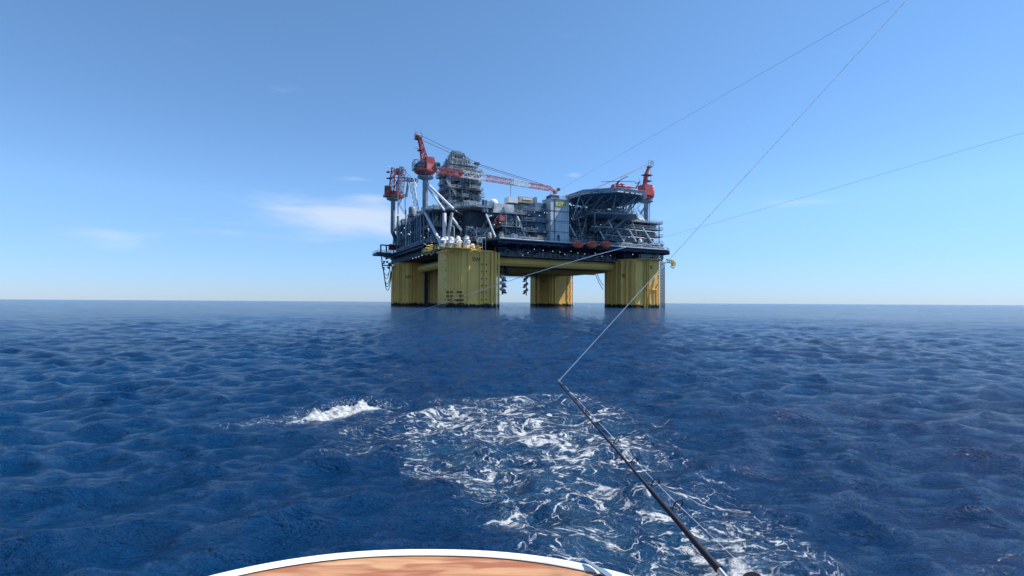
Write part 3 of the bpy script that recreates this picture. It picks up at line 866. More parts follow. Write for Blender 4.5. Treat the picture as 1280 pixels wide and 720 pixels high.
# mooring walkway on the SW column head
wy = []
zb = 26.2
for px, d in ((527.5, 240), (541, 222), (556, 216.5), (575, 217.5), (600, 221)):
    p = at_d(px, 312, d); wy.append((p.x, p.y))
inner = [(a + 1.6, b + 2.6) for a, b in wy]
wk = part('mooring_walkway', MB().prism(wy + inner[::-1], zb - .1 + .12, zb + .3), 'yellow2')
part('railing', MB().rail([(a, b, zb + .3) for a, b in wy], 1.5, 1.5, .11), 'yellow2', wk)
mb = MB()
for px in (533, 539, 557, 573, 589):
    a = at_d(px - 3.5, 314, 219.5 if px > 545 else 224); b = at_d(px + 3.5, 314, 219.5 if px > 545 else 224); c_ = at_d(px, 319, 219.5 if px > 545 else 224)
    mb.tube(a, c_, .22, 6).tube(b, c_, .22, 6).tube(a, b, .25, 6)
part('bracket', mb, 'yellow2', wk)
mb = MB()
for k in range(40):
    p = at_d(rnd.uniform(529, 601), rnd.uniform(306, 313), rnd.uniform(217, 223)); mb.tube(p, p + Vector((rnd.uniform(-3, 3), rnd.uniform(-.5, .5), rnd.uniform(-1, 1))), rnd.uniform(.06, .2), 5)
part('pipework', mb, 'yellow2', wk, kind='stuff')
# grey ladder frame beside it
mb = MB()
for px in (597.5, 603, 607): mb.tube(at_d(px, 313, 224), at_d(px, 297, 224), .16, 6)
mb.tube(at_d(597.5, 298, 224), at_d(607, 297.5, 224), .3, 6); mb.box(at_d(599, 0, 224).x, at_d(606, 0, 224).x, at_d(600, 300, 224).y, at_d(600, 300, 224).y + 1.5, 29.5, 31.2)
part('access_frame', mb, 'mid')

# head platform on the SE column
se = [(43, -58.2), (60, -58.2), (64.5, -52), (64.5, -36), (61.5, -36), (61.5, -51), (57, -55.2), (43, -55.2)]
sp = part('column_head_walkway', MB().prism(se, 26.22, 26.6), 'tan')
part('railing', MB().rail([(a, b, 26.6) for a, b in se[:4]], 1.9, 1.7, .13), 'tan', sp)
mb = MB()
for k in range(46):
    u = rnd.uniform(45, 63); v = -57 if u < 58 else rnd.uniform(-56, -40); z = rnd.uniform(26.6, 29)
    mb.box(u, u + rnd.uniform(.3, 1.2), v, v + .8, z, z + rnd.uniform(.3, 1.4))
part('pipework', mb, 'tan', sp, kind='stuff')

# west porch with hanging frame
slab('laydown_porch', -74.5, -66, 35, 48.5, 31.9, 'dark', 1.4)
mb = MB()
for (x0, y0, x1, y1) in ((476, 306, 476, 317), (476, 306, 486, 307), (483, 306, 483, 315), (476.8, 318, 478, 334), (477.5, 331.5, 488, 332)):
    mb.tube(at_d(x0, y0, 300), at_d(x1, y1, 300), .45 if y0 < 310 else .35, 8)
part('hose_frame', mb, 'dark')
a = at_d(480, 331, 300)
mb = MB()
for k in range(22):
    p = at_d(rnd.uniform(478, 491), rnd.uniform(327, 337), rnd.uniform(298, 302)); mb.box(p.x, p.x + rnd.uniform(.4, 1.6), p.y, p.y + 1, p.z, p.z + rnd.uniform(.3, 1.2))
part('hose_manifold', mb, 'chain')

# ------------------------------------------------------------------ hanging hoses between porch and NW column
for k, (x0, x1, yb) in enumerate(((478.5, 487.5, 345), (478.7, 487, 350), (478.9, 488.5, 357), (479.2, 489, 361), (479.5, 489.4, 366))):
    a = at_d(x0, 334, 300); b = at_d(x1, 336 + k, 300); low = at_d((x0 + x1) / 2 + 1.5, yb, 300)
    pts = []
    for q in range(15):
        t = q / 14; p = a * (1 - t) + b * t; p.z -= (min(a.z, b.z) - low.z) * (1 - (2 * t - 1) ** 2) ** .8; pts.append(p)
    T = Thing('hanging_hose', ('shallowest', 'second shallowest', 'middle', 'second deepest', 'deepest')[k] + ' of five black hose loops under the west porch', 'hose', tuple(a), 'hoses looped beside the far west column')
    T.part('hose', MB().path(pts, .2, 6), 'black', smooth=True)
for k, (x0, y0, x1, y1) in enumerate(((743.5, 340, 754, 362), (745.5, 340, 754.5, 357))):
    a = at_d(x0, y0, 320); b = at_d(x1, y1, 320)
    pts = [a + (b - a) * (q / 8) - Vector((0, 0, 1.2 * math.sin(math.pi * q / 8))) for q in range(9)]
    T = Thing('hanging_hose', ('longer', 'shorter')[k] + ' dark hose sagging under the deck left of the SE column', 'hose', tuple(a), 'hoses sagging left of the SE column')
    T.part('hose', MB().path(pts, .2, 6), 'black', smooth=True)

# ------------------------------------------------------------------ mooring chains on the SE column
def chain_mesh(top, zb_, link_len=2.1, r=.19, off=0):
    mb = MB(); z = top.z - off; k = 0
    while z > zb_:
        pts = []
        for q in range(10):
            a = 2 * math.pi * q / 10; x = .5 * math.cos(a); y = link_len * .55 * math.sin(a)
            pts.append((top.x + (x if k % 2 == 0 else 0), top.y + (0 if k % 2 == 0 else x), z + y))
        mb.path(pts, r, 5, closed=True); z -= link_len * .78; k += 1
    return mb
for k, (px, lb) in enumerate(((827.4, 'left of two rusty mooring chains hanging beside the SE column'), (830.0, 'outer of two rusty mooring chains hanging beside the SE column'))):
    t = at_d(px, 334, 274); t.z = 25.0
    T = Thing('mooring_chain', lb, 'chain', tuple(t), 'mooring chains of the SE column')
    T.part('chain_links', chain_mesh(t, -2, off=.85 * k), 'chain')
t = at_d(825.3, 334, 274)
part('riser_pipe', MB().tube((t.x, t.y, -3), (t.x, t.y, 25.5), .25, 8), 'tan', cols['SE'])
# fairlead reaching out from the SE column head
a = at_d(832, 326, 272); b = at_d(842, 327.5, 271)
T = Thing('mooring_fairlead', 'yellow mooring fairlead reaching out from the top of the SE column', 'fairlead', tuple(a))
T.part('arm', MB().lattice(a, b, 1.8, 1.2, 1.4, 4, .2, .12), 'yellow2')
T.part('sheave', MB().lathe(at_d(842, 330, 271), [(1.4, -.4), (1.0, -.1), (1.0, .1), (1.4, .4)], 14, 'v'), 'yellow2')
T.part('hook', MB().path([at_d(841, 331, 271), at_d(838, 333, 271), at_d(841, 335.5, 271), at_d(843, 334, 271)], .25, 6), 'yellow2')

# grapes of buoyancy floats hanging between columns
def float_stack(px0, y0, n, d, label, flip):
    T = Thing('float_cluster', label, 'float cluster', tuple(at_d(px0, y0, d)), 'clusters of white floats hanging under the deck beams')
    s = 620 / d
    T.part('hanger', MB().tube(at_d(px0, y0 - 9, d), at_d(px0, y0 + n * 7.5, d), .35, 6), 'dark')
    for k in range(n):
        for j in range(2):
            p = at_d(px0 + flip * (2.6 * j - .6), y0 + 7.6 * k + 2.2 * j, d)
            T.part('float', MB().lathe(p, [(.2, -1.05), (.9, -.6), (1.1, 0), (.8, .7), (.15, 1.05)], 10), 'wrap' if j == 0 else 'mid', smooth=True)
        p = at_d(px0 + flip * 3.0, y0 + 7.6 * k + 4.5, d)
        T.part('clamp', MB().tube(at_d(px0, y0 + 7.6 * k + 1.0, d), p, .45, 6, .25).box(p.x - .9, p.x + .9, p.y - .5, p.y + .5, p.z - .5, p.z + .3), 'dark')
float_stack(627.8, 346, 3, 243, 'white floats hanging on the right side of the SW column', 1)
float_stack(658.0, 347, 3, 336, 'white floats hanging on the left side of the NE column', -1)
mb = MB()
for k in range(26):
    p = at_d(rnd.uniform(625.5, 636), rnd.uniform(330, 344), rnd.uniform(243, 248)); mb.box(p.x, p.x + rnd.uniform(.5, 2), p.y, p.y + 1.2, p.z, p.z + rnd.uniform(.4, 1.5))
part('mooring_gear', mb, 'chain')

# ------------------------------------------------------------------ white wrapped winches on the walkway
for k, (px, w, h, dd, lb) in enumerate(((553.6, 1.6, 4.6, 219.2, 'broad white wrapped winch at the left end of the row on the yellow walkway'), (557.5, 1.3, 5.2, 220.2, 'tall white wrapped winch close behind the leftmost one'), (564, 1.5, 5.0, 219.2, 'white wrapped winch in the middle of the row on the yellow walkway'), (572.7, 1.35, 5.4, 219.6, 'white wrapped winch second from the right of the tall ones'), (583.2, 1.25, 5.6, 220.4, 'slender white wrapped winch standing apart at the right'), (590.5, 1.1, 2.2, 221.5, 'low white wrapped bundle at the right end of the row'))):
    p = at_d(px, 312, dd); p.z = zb + .32
    T = Thing('wrapped_winch', lb, 'winch', tuple(p), 'white wrapped winches on the SW column head')
    prof = [(w * .8, 0), (w, h * .12), (w * .85, h * .3), (w * 1.0, h * .42), (w * .8, h * .6), (w * .85, h * .72), (w * .62, h * .86), (w * .55, h * .96), (.15, h)]
    w *= 1.12; prof = [(a_ * 1.12, b_) for a_, b_ in prof]
    T.part('cover', MB().lathe(p, prof, 11, jitter=.28, seed=k), 'wrap', smooth=False)
    T.part('base_frame', MB().box(p.x - w * .8, p.x + w * .8, p.y - w * .8, p.y + w * .8, p.z, p.z + .5), 'yellow2')
    if h > 3:
        T.part('motor', MB().lathe((p.x + w * .7, p.y - w * .5, p.z + h * .5), [(.1, -.7), (.55, -.4), (.6, .5), (.1, .8)], 9, jitter=.1, seed=k), 'wrap', smooth=True)
        T.part('strap', MB().lathe((p.x, p.y, p.z + h * .5), [(w * .98, -.12), (w * .98, .12)], 11), 'rope')

# ------------------------------------------------------------------ cargo containers
def container(px0, py0, px1, py1, v, dep, mat, label, d=None):
    if d is None: a = on_v(px0, py0, v); b = on_v(px1, py1, v)
    else: a = at_d(px0, py0, d); b = at_d(px1, py1, d); v = a.y; 
    T = Thing('cargo_container', label, 'container', (a.x, v, b.z), 'cargo containers standing on the decks')
    T.part('container_body', MB().box(a.x, b.x, v, v + dep, b.z, a.z), mat)
    mb = MB(); n = 7
    for k in range(n + 1):
        x = a.x + (b.x - a.x) * k / n; mb.box(x - .09, x + .09, v - .12, v - .01, b.z + .1, a.z - .1)
    T.part('corrugation', mb, mat)
    mb = MB()
    for x in (a.x, b.x - .25):
        for z in (b.z, a.z - .25): mb.box(x - .02, x + .27, v - .16, v - .02, z - .02, z + .27)
    T.part('corner_casting', mb, 'dark')
container(671.8, 293.8, 679.3, 302.3, -58.5, 2.4, 'redw', 'bright red container at the deck edge beside the grey stair tower')
container(625.3, 268, 633.2, 276.5, -52.5, 2.4, 'redw', 'red container hung high under the upper deck')
container(487, 305, 497.5, 312.5, 34, 3, 'maroon', 'dark maroon container on the west porch')
container(663, 258.5, 668, 263, -51, 2.2, 'red', 'small red container on the roof behind the railing')
container(618, 275.5, 624, 281, -52, 2.2, 'maroon', 'small maroon container on the middle deck under the roof')

# ------------------------------------------------------------------ lifeboats
def lifeboat(px, label, mat):
    p = on_v(px, 305.6, -64.4)
    T = Thing('lifeboat', label, 'lifeboat', tuple(p), 'orange lifeboats hung along the deck edge')
    L_, w, h = 3.3, 1.6, 2.2
    hull = MB(); n = 14; m = 9
    for k in range(m):
        t = -1 + 2 * k / (m - 1); s = max(.12, (1 - abs(t) ** 2.6)) ** .6
        for j in range(n):
            a = 2 * math.pi * j / n; zz = math.sin(a); yy = math.cos(a)
            hull.v.append((p.x + t * L_, p.y + yy * w * s, p.z + (zz * (1.25 if zz > 0 else 1.9)) * s * (.95 if abs(t) < .8 else .8) + (.25 * t * t if zz < 0 else 0)))
    for k in range(m - 1):
        for j in range(n):
            a = k * n + j; b = k * n + (j + 1) % n; hull.f.append((a, a + n, b + n, b))
    hull.f.append(tuple(range(n))); hull.f.append(tuple(range((m - 1) * n + n - 1, (m - 1) * n - 1, -1)))
    T.part('hull', hull, mat, smooth=True)
    T.part('white_band', MB().path([(p.x + L_ * .80 * math.cos(a), p.y + w * .86 * math.sin(a), p.z + .78) for a in np.linspace(0, 2 * math.pi, 20)[:-1]], .12, 5, closed=True), 'white')
    T.part('canopy', MB().box(p.x - 2.2, p.x + 1.9, p.y - 1.0, p.y + 1.0, p.z + .95, p.z + 1.75, (p.x - 1.7, p.x + 1.4, p.y - .6, p.y + .6)), mat)
    T.part('rubbing_strake', MB().path([(p.x + L_ * .97 * math.cos(a), p.y + w * .98 * math.sin(a), p.z + .05) for a in np.linspace(0, 2 * math.pi, 20)[:-1]], .15, 5, closed=True), 'maroon')
    mb = MB()
    for k in range(4): mb.box(p.x - 1.6 + k * .9, p.x - 1.2 + k * .9, p.y - 1.62, p.y - .8, p.z + .5, p.z + .85)
    T.part('window', mb, 'glass')
    mb = MB()
    for s in (-2.4, 2.4): mb.path([(p.x + s, p.y + 3.2, 31.5), (p.x + s, p.y + 3.0, p.z + 3.2), (p.x + s, p.y, p.z + 3.6)], .2, 6).tube((p.x + s, p.y, p.z + 3.6), (p.x + s, p.y, p.z + 1.0), .07, 5)
    T.part('davit', mb, 'dark')
lifeboat(722.2, 'orange lifeboat nearest the grey stair tower', 'orange')
lifeboat(739.6, 'orange lifeboat between the two others', 'orange')
lifeboat(757.5, 'brightest orange lifeboat, farthest from the stair tower', 'orange')
# white survival gear and pale tanks behind the lifeboats
part('deck_locker', MB().box(on_v(770, 305, -58).x, on_v(790, 305, -58).x, -58.4, -56.6, 31.5, 34.2), 'mid')
t = on_v(800, 300, -57); part('storage_tank', MB().lathe((t.x, -57, 31.5), [(1.1, 0), (1.1, 4.6), (.8, 5.2), (.1, 5.5)], 12), 'pale', smooth=True)
clutter('pipework', 'mid', (44, 60, -59.5, -56, 31.6, 34.5), 60, 88)
clutter('pipework', 'grey', (-34, 44, -59.4, -56.5, 31.6, 33.6), 110, 89)

# ------------------------------------------------------------------ drilling derrick
DC = (-34.5, 6.0)
D = Thing('drilling_derrick', 'grey enclosed drilling derrick bristling with galleries above the west deck', 'derrick', (DC[0], DC[1], 48))
def dbox(hw, z0, z1, mat, name, hw1=None, du=0):
    h1 = hw if hw1 is None else hw1
    return D.part(name, MB().box(DC[0] + du - hw, DC[0] + du + hw, DC[1] - hw, DC[1] + hw, z0, z1, (DC[0] + du - h1, DC[0] + du + h1, DC[1] - h1, DC[1] + h1)), mat)
dbox(6.0, 48, 76.5, 'dark', 'core'); dbox(4.0, 76.5, 82, 'dark', 'core', 2.6, -1.5); dbox(1.6, 82, 86, 'dark', 'core', 1.2, -2)
dbox(2.6, 86.2, 88.9, 'grey', 'crown_block', 2.6, -2.2)
for k, z in enumerate((52.5, 57, 61.5, 66, 70.5, 75)):
    hw = 9.9 + (0.7 if k % 2 else -.3)
    g_ = dbox(hw, z - .3, z, 'grey', 'gallery')
    D.part('railing', MB().rail([(DC[0] - hw, DC[1] - hw, z), (DC[0] + hw, DC[1] - hw, z), (DC[0] + hw, DC[1] + hw, z), (DC[0] - hw, DC[1] + hw, z)], 1.3, 2, .1, True), 'mid', g_)
for z, hw, du in ((76.8, 10.2, -.2), (79.6, 8.8, -.6), (82.4, 5.8, -1.8), (85.9, 3.6, -2.3)):
    g_ = dbox(hw, z - .25, z, 'grey', 'gallery', None, du)
    D.part('railing', MB().rail([(DC[0] + du - hw, DC[1] - hw, z), (DC[0] + du + hw, DC[1] - hw, z), (DC[0] + du + hw, DC[1] + hw, z), (DC[0] + du - hw, DC[1] + hw, z)], 1.2, 1.6, .1, True), 'mid', g_)
for su_ in (-1, 1):
    for sv_ in (-1, 1):
        D.part('leg', MB().tube((DC[0] + su_ * 8.6, DC[1] + sv_ * 8.6, 48), (DC[0] + su_ * 8.6, DC[1] + sv_ * 8.6, 75), .45, 6).tube((DC[0] + su_ * 8.6, DC[1] + sv_ * 8.6, 75), (DC[0] - 2 + su_ * 2.5, DC[1] + sv_ * 2.5, 86), .35, 6), 'mid')
zs = [48, 52.5, 57, 61.5, 66, 70.5, 75]
for k in range(6):
    for (a, b) in (((-8.7, -8.8), (0, -8.8)), ((0, -8.8), (8.7, -8.8)), ((-8.8, -8.7), (-8.8, 0)), ((-8.8, 0), (-8.8, 8.7)), ((8.8, -8.7), (8.8, 0))):
        if k % 2: a, b = b, a
        D.part('brace', MB().tube((DC[0] + a[0], DC[1] + a[1], zs[k]), (DC[0] + b[0], DC[1] + b[1], zs[k + 1]), .2, 6), 'mid')
a = on_v(558.5, 226, DC[1] - 9.6); b = on_v(569.5, 243.5, DC[1] - 9.6)
D.part('stair', MB().stair(a, b, 1.2).box(0, .01, 0, .01, 48, 48.01), 'pale')
mb = MB(); aa, bb = a, b
for k in range(10):
    t0 = k / 10; p = aa + (bb - aa) * t0; q_ = aa + (bb - aa) * (t0 + .09); mb.v += [tuple(p + Vector((-.7, 0, .6))), tuple(q_ + Vector((-.7, 0, .6))), tuple(q_ + Vector((.7, 0, -.8))), tuple(p + Vector((.7, 0, -.8)))]
    mb.v += [tuple(Vector(x) + Vector((0, .25, 0))) for x in mb.v[-4:]]
    i = len(mb.v) - 8; mb.f += [(i, i + 1, i + 2, i + 3), (i + 7, i + 6, i + 5, i + 4), (i, i + 4, i + 5, i + 1), (i + 2, i + 6, i + 7, i + 3)]
D.part('cable_tray', mb, 'pale')
q = random.Random(31)
for k in range(16):
    z = 49 + 1.75 * k; sd_ = k % 3; w_ = q.uniform(1.5, 3.4); t_ = q.uniform(-7, 5)
    if sd_ == 0: x0, x1, y0, y1 = DC[0] + 9, DC[0] + 9 + w_, DC[1] + t_ - 2, DC[1] + t_ + 3
    elif sd_ == 1: x0, x1, y0, y1 = DC[0] + t_, DC[0] + t_ + 4, DC[1] - 9 - w_, DC[1] - 9
    else: x0, x1, y0, y1 = DC[0] - 9 - w_ * .6, DC[0] - 9, DC[1] + t_, DC[1] + t_ + 3
    bl_ = D.part('balcony', MB().box(x0, x1, y0, y1, z, z + .25), 'mid')
    D.part('railing', MB().rail([(x0, y0, z + .25), (x1, y0, z + .25), (x1, y1, z + .25), (x0, y1, z + .25)], 1.2, 1.2, .1, True), 'mid', bl_)
    if k % 2: D.part('equipment_box', MB().box(x0 + .3, x1 - .3, y0 + .4, y1 - .8, z + .27, z + q.uniform(1.2, 2.6)), q.choice(['pale', 'mid', 'blue', 'dark']), bl_)
q = random.Random(55)
for mt, n, sd in (('grey', 620, 1), ('mid', 200, 2), ('dark', 420, 3), ('pale', 50, 4)):
    mb = MB()
    for k in range(n):
        z = q.uniform(48, 76) if k % 6 else q.uniform(76, 87); hw = 9.2 if z < 76 else 8.4 - (z - 76) * .5; du = 0 if z < 76 else -1.5
        side = q.random(); t = q.uniform(-hw, hw); dpt = q.uniform(hw * .7, hw + .3)
        if side < .45: u, v, e = DC[0] + du + t, DC[1] - dpt, (1, 0)
        elif side < .75: u, v, e = DC[0] + du - dpt, DC[1] + t, (0, 1)
        elif side < .92: u, v, e = DC[0] + du + dpt, DC[1] + t, (0, 1)
        else: u, v, e = DC[0] + du + t, DC[1] + q.uniform(-hw, hw), (1, 0)
        s = q.random(); l = q.uniform(1, 5)
        if s < .35: mb.box(u, u + q.uniform(.4, 2), v, v + q.uniform(.4, 2), z, z + q.uniform(.4, 2.2))
        elif s < .6: mb.tube((u, v, z), (u, v, min(87, z + l * 1.3)), q.uniform(.08, .3), 5)
        elif s < .8: mb.tube((u, v, z), (u + e[0] * l, v + e[1] * l, z), q.uniform(.08, .25), 5)
        else: mb.tube((u, v, z), (u + e[0] * l, v + e[1] * l, z + q.uniform(-3, 3)), q.uniform(.08, .18), 5)
    D.part('pipework', mb, mt, kind='stuff')
# whip aerials and side mast
D.part('mast', MB().tube((DC[0] + 6, DC[1], 76), (DC[0] + 6, DC[1], 81), .1, 5).tube((DC[0] + 8.6, DC[1] - 6, 75), (DC[0] + 8.6, DC[1] - 6, 80.5), .1, 5).lattice((DC[0] + 9.3, DC[1] - 8, 48), (DC[0] + 9.3, DC[1] - 8, 64), 1.4, 1.4, 1.4, 9, .1, .07, (1, 0, 0)), 'mid')
D.part('lower_shed', MB().box(DC[0] - 3, DC[0] + 11, DC[1] - 16, DC[1] - 9.5, 48.02, 52), 'mid')
D.part('lower_shed', MB().box(DC[0] - 11, DC[0] - 4, DC[1] - 15, DC[1] - 9.7, 48.02, 55), 'blue')

# ------------------------------------------------------------------ cranes
def crane_common(T, u, v, z0, z1, r, zdeck, mat_ped='grey'):
    ped = T.part('pedestal', MB().lathe((u, v, 0), [(r * .8, z0), (r, z0 + 1.5), (r, z1)], 18), mat_ped, smooth=True)
    T.part('pedestal_flange', MB().lathe((u, v, 0), [(r * 1.1, z1 - 1.2), (r * 2.9, z1 - .2), (r * 2.9, z1 + .4), (r * 1.2, z1 + .5)], 22), 'grey', smooth=True)
    T.part('railing', MB().rail([(u + r * 2.8 * math.cos(a), v + r * 2.8 * math.sin(a), z1 + .4) for a in np.linspace(0, 2 * math.pi, 11)[:-1]], 1.2, 3, .08, True), 'mid')
    T.part('slew_ring', MB().lathe((u, v, 0), [(r * 1.0, z1 + .4), (r * 1.0, z1 + 1.6)], 18), 'dark')

# --- big crane over the near corner
U, V_ = -62, -18.3
K = Thing('pedestal_crane', 'tallest red pedestal crane with its long red and white boom lowered over the roof', 'crane', (U, V_, 48), 'red pedestal cranes of the platform')
crane_common(K, U, V_, 48, 65.6, 1.4, 48)
K.part('turntable', MB().lathe((U - .5, V_, 0), [(3.2, 66.9), (5.2, 68.2), (5.3, 69.0), (5.1, 69.1)], 20), 'red', smooth=True)
hs = K.part('machinery_house', MB().box(-62.3, -56.6, V_ - 2.4, V_ + 2.6, 69.1, 76.0, (-62.3, -58.2, V_ - 2.4, V_ + 2.6)), 'red')
K.part('house_panel', MB().box(-61.9, -57.6, V_ - 2.48, V_ - 2.41, 69.6, 72.6), 'redw', hs)
K.part('rear_gallery', MB().box(-68.2, -62.4, V_ - 3, V_ + 3, 69.12, 69.4), 'dark')
K.part('railing', MB().rail([(-62.4, V_ - 3, 69.4), (-68.2, V_ - 3, 69.4), (-68.2, V_ + 3, 69.4)], 4.0, 1.0, .1), 'dark')
K.part('winch', MB().lathe((-65.2, V_ - 1, 71.3), [(1.9, -1.7), (1.9, -1.3), (1.3, -1.2), (1.3, 1.2), (1.9, 1.3), (1.9, 1.7)], 16, 'v'), 'dark', smooth=True)
K.part('winch', MB().lathe((-65.2, V_ + 2, 71.3), [(1.9, -1.0), (1.3, -.9), (1.3, .9), (1.9, 1.0)], 16, 'v'), 'maroon', smooth=True)
cb = K.part('operator_cab', MB().box(-57.9, -55.4, V_ - 5, V_ - 2.6, 70, 73, (-57.9, -55.9, V_ - 5, V_ - 2.6)), 'grey')
K.part('window', MB().box(-57.6, -55.9, V_ - 5.06, V_ - 5.01, 71, 72.5), 'glass', cb)
gt = Vector((-66.0, V_, 87.0))
for s in (-1, 1):
    K.part('gantry', MB().lattice((-60.8, V_ + s * 1.4, 70), (-65.4, V_ + s * .9, 85.5), 2.6, 1.2, .5, 11, .2, .13, (1, 0, 0)), 'red')
K.part('gantry_brace', MB().tube((-63.6, V_ - 1, 69.4), (-65.8, V_, 86), .22, 6).tube((-63.6, V_ + 1, 69.4), (-65.8, V_, 86), .22, 6).tube((-62.4, V_ - 1.4, 76), (-62.4, V_ + 1.4, 76), .2, 6), 'red')
K.part('mast_platform', MB().box(-67.6, -64.4, V_ - 1.4, V_ + 1.4, 84.6, 84.9).box(-67.2, -65.6, V_ - 1, V_ + 1, 84.9, 86.6), 'maroon')
K.part('mast_platform', MB().box(-66.2, -63.0, V_ - 1.2, V_ + 1.2, 79.0, 79.3), 'maroon')
K.part('mast_sheave', MB().lathe((-65.4, V_, 87.0), [(.9, -.8), (.6, -.5), (.6, .5), (.9, .8)], 12, 'v'), 'white')
K.part('railing', MB().rail([(-67.6, V_ - 1.4, 84.9), (-64.4, V_ - 1.4, 84.9), (-64.4, V_ + 1.4, 84.9), (-67.6, V_ + 1.4, 84.9)], 2.6, 1, .08, True).tube((-67.2, V_, 88), (-67.2, V_, 90), .07, 4).tube((-64.6, V_, 88), (-64.6, V_, 90.3), .07, 4).tube((-68.4, V_, 74), (-62, V_, 74.4), .12, 5).tube((-68, V_, 80), (-64, V_, 80.2), .1, 5), 'dark')
p0 = Vector((-56.8, V_, 70.6)); p1 = on_v(689, 236, V_)
fr = [0, .21, .40, .64, .79, .985]; mts = ['red', 'white', 'redw', 'white', 'redw']
def hgt(t): return 3.3 - 1.2 * t if t > .03 else 2.4
for k in range(5):
    a = p0 + (p1 - p0) * fr[k]; b = p0 + (p1 - p0) * fr[k + 1]
    K.part('boom_section', MB().lattice(a, b, hgt(fr[k]), hgt(fr[k + 1]) , 2.2, max(4, int((b - a).length / 2.3)), .2, .13), mts[k], label=('red', 'white', 'faded red', 'white', 'faded red')[k] + ' lattice boom section')
tip = on_v(694.5, 240.5, V_)
K.part('boom_head', MB().tube(p1 + Vector((-1, -1, .5)), tip + Vector((0, -1, 0)), .4, 6).tube(p1 + Vector((-1, 1, .5)), tip + Vector((0, 1, 0)), .4, 6).box(tip.x - 1.2, tip.x + .4, V_ - 1.2, V_ + 1.2, tip.z - .8, tip.z + 1.2), 'redw')
K.part('boom_head_sheave', MB().lathe(on_v(698, 237, V_), [(1.0, -.5), (.7, -.2), (.7, .2), (1.0, .5)], 12, 'v'), 'dark')
hk = on_v(688.5, 246.5, V_)
blk = K.part('hook_block', MB().box(hk.x - .6, hk.x + .6, V_ - .5, V_ + .5, hk.z - 1, hk.z + 1.4, (hk.x - .9, hk.x + .9, V_ - .5, V_ + .5)).tube((hk.x, V_, hk.z + 1.2), (hk.x, V_, p1.z), .16, 6), 'redw')
sheave = on_v(596, 204.5, V_)
K.part('hoist_cable', MB().tube(gt + Vector((.4, -.5, 0)), sheave + Vector((0, -.5, .3)), .12, 5), 'rope')
K.part('hoist_cable', MB().tube(gt + Vector((.4, .5, -1.6)), sheave + Vector((0, .5, -.6)), .12, 5), 'rope')
K.part('floating_sheave', MB().box(sheave.x - 1.3, sheave.x + 1.3, V_ - .8, V_ + .8, sheave.z - .6, sheave.z + .6), 'dark')
K.part('pendant', MB().tube(sheave, p1 + Vector((0, 0, 1)), .15, 5), 'maroon')
K.part('pendant', MB().tube(sheave + Vector((0, .8, -.5)), p1 + Vector((-2, .8, .6)), .1, 5), 'maroon')
K.part('ladder', MB().tube((U + 1.5, V_ - 1.2, 48.3), (U + 1.5, V_ - 1.2, 65), .1, 5), 'white')

# --- far west crane
U, V_ = -66, 33
K = Thing('pedestal_crane', 'red pedestal crane at the far west corner with its boom raised and folded', 'crane', (U, V_, 43), 'red pedestal cranes of the platform')
crane_common(K, U, V_, 43, 63.6, 1.35, 48)
K.part('pedestal_foot', MB().path([(U, V_, 44), (U + 2.5, V_, 38), (U + 3.6, V_, 31.5)], 1.2, 8), 'dark')
def q3(px, py, d=293): return at_d(px, py, d)
def K2(name, x0, y0, x1, y1, mat, h0=1.6, h1=1.6, n=8, d=293, d1=None, w=1.6, rc=.2, rb=.13): return K.part(name, MB().lattice(q3(x0, y0, d), q3(x1, y1, d1 or d), h0, h1, w, n, rc, rb, (.9, -.4, .1)), mat)
a = q3(480, 246); b = q3(505, 241)
K.part('turntable', MB().box(U - 5.4, U + 6.0, V_ - 3, V_ + 3, 64.8, 66.0), 'red')
K.part('machinery_house', MB().box(U - 1.5, U + 4.5, V_ - 2, V_ + 2.6, 66.02, 68.4), 'red')
cb = K.part('operator_cab', MB().box(U - 5.3, U - 1.9, V_ - 3.2, V_ - .2, 66.02, 70.8), 'maroon')
K.part('window', MB().box(U - 5.0, U - 2.3, V_ - 3.27, V_ - 3.21, 68.3, 70.3), 'glass', cb)
K2('gantry', 489, 243, 491.5, 210, 'red', 3.2, 1.8, 10); K2('gantry', 496, 243, 502.5, 209, 'redw', 1.6, 2.4, 10)
K2('boom_section', 500, 244, 504, 212, 'mid', 3.2, 3.6, 9, 291)
K.part('gantry_brace', MB().tube(q3(487, 226), q3(503, 210), .25, 6).tube(q3(492, 222), q3(505, 243), .25, 6).tube(q3(488, 214), q3(500, 214), .2, 6).tube(q3(490, 243), q3(503, 209), .3, 6).tube(q3(486, 222), q3(506, 222), .22, 6), 'red')
K.part('mast_platform', MB().box(q3(498.5, 0).x, q3(506, 0).x, V_ - 2, V_ + 1, q3(500, 217).z, q3(500, 210).z), 'dark')
K.part('mast_platform', MB().box(q3(486, 0).x, q3(491, 0).x, V_ - 1.5, V_ + 1, q3(488, 223.5).z, q3(488, 222.8).z).box(q3(486, 0).x, q3(489.5, 0).x, V_ - 1.5, V_ + 1, q3(488, 216).z, q3(488, 214.6).z), 'maroon')
K.part('warning_light', MB().lathe(q3(486, 209), [(.1, -.5), (.4, 0), (.1, .5)], 8), 'white')
K.part('boom_section', MB().lattice(q3(505, 224, 290), q3(521, 225.5, 280), 2.0, 1.6, 1.6, 6, .22, .15), 'dark')
K2('boom_section', 514, 228, 520.5, 262, 'white', 3.2, 2.6, 11, 280, 278, 2, .18, .12)
K2('boom_section', 511, 222, 508, 246, 'mid', .8, .8, 8, 284)
K.part('boom_head', MB().tube(q3(517, 223, 280), q3(521, 234, 279), .3, 6).tube(q3(509, 222, 285), q3(511, 218, 285), .2, 6), 'white')
K.part('hoist_cable', MB().tube(q3(505, 212), q3(516, 224, 280), .1, 5), 'rope')
for px in (497.5, 506.5): K.part('side_post', MB().tube(q3(px, 240 + (px > 500) * 2, 289), q3(px, 268, 289), .28, 6), 'grey')
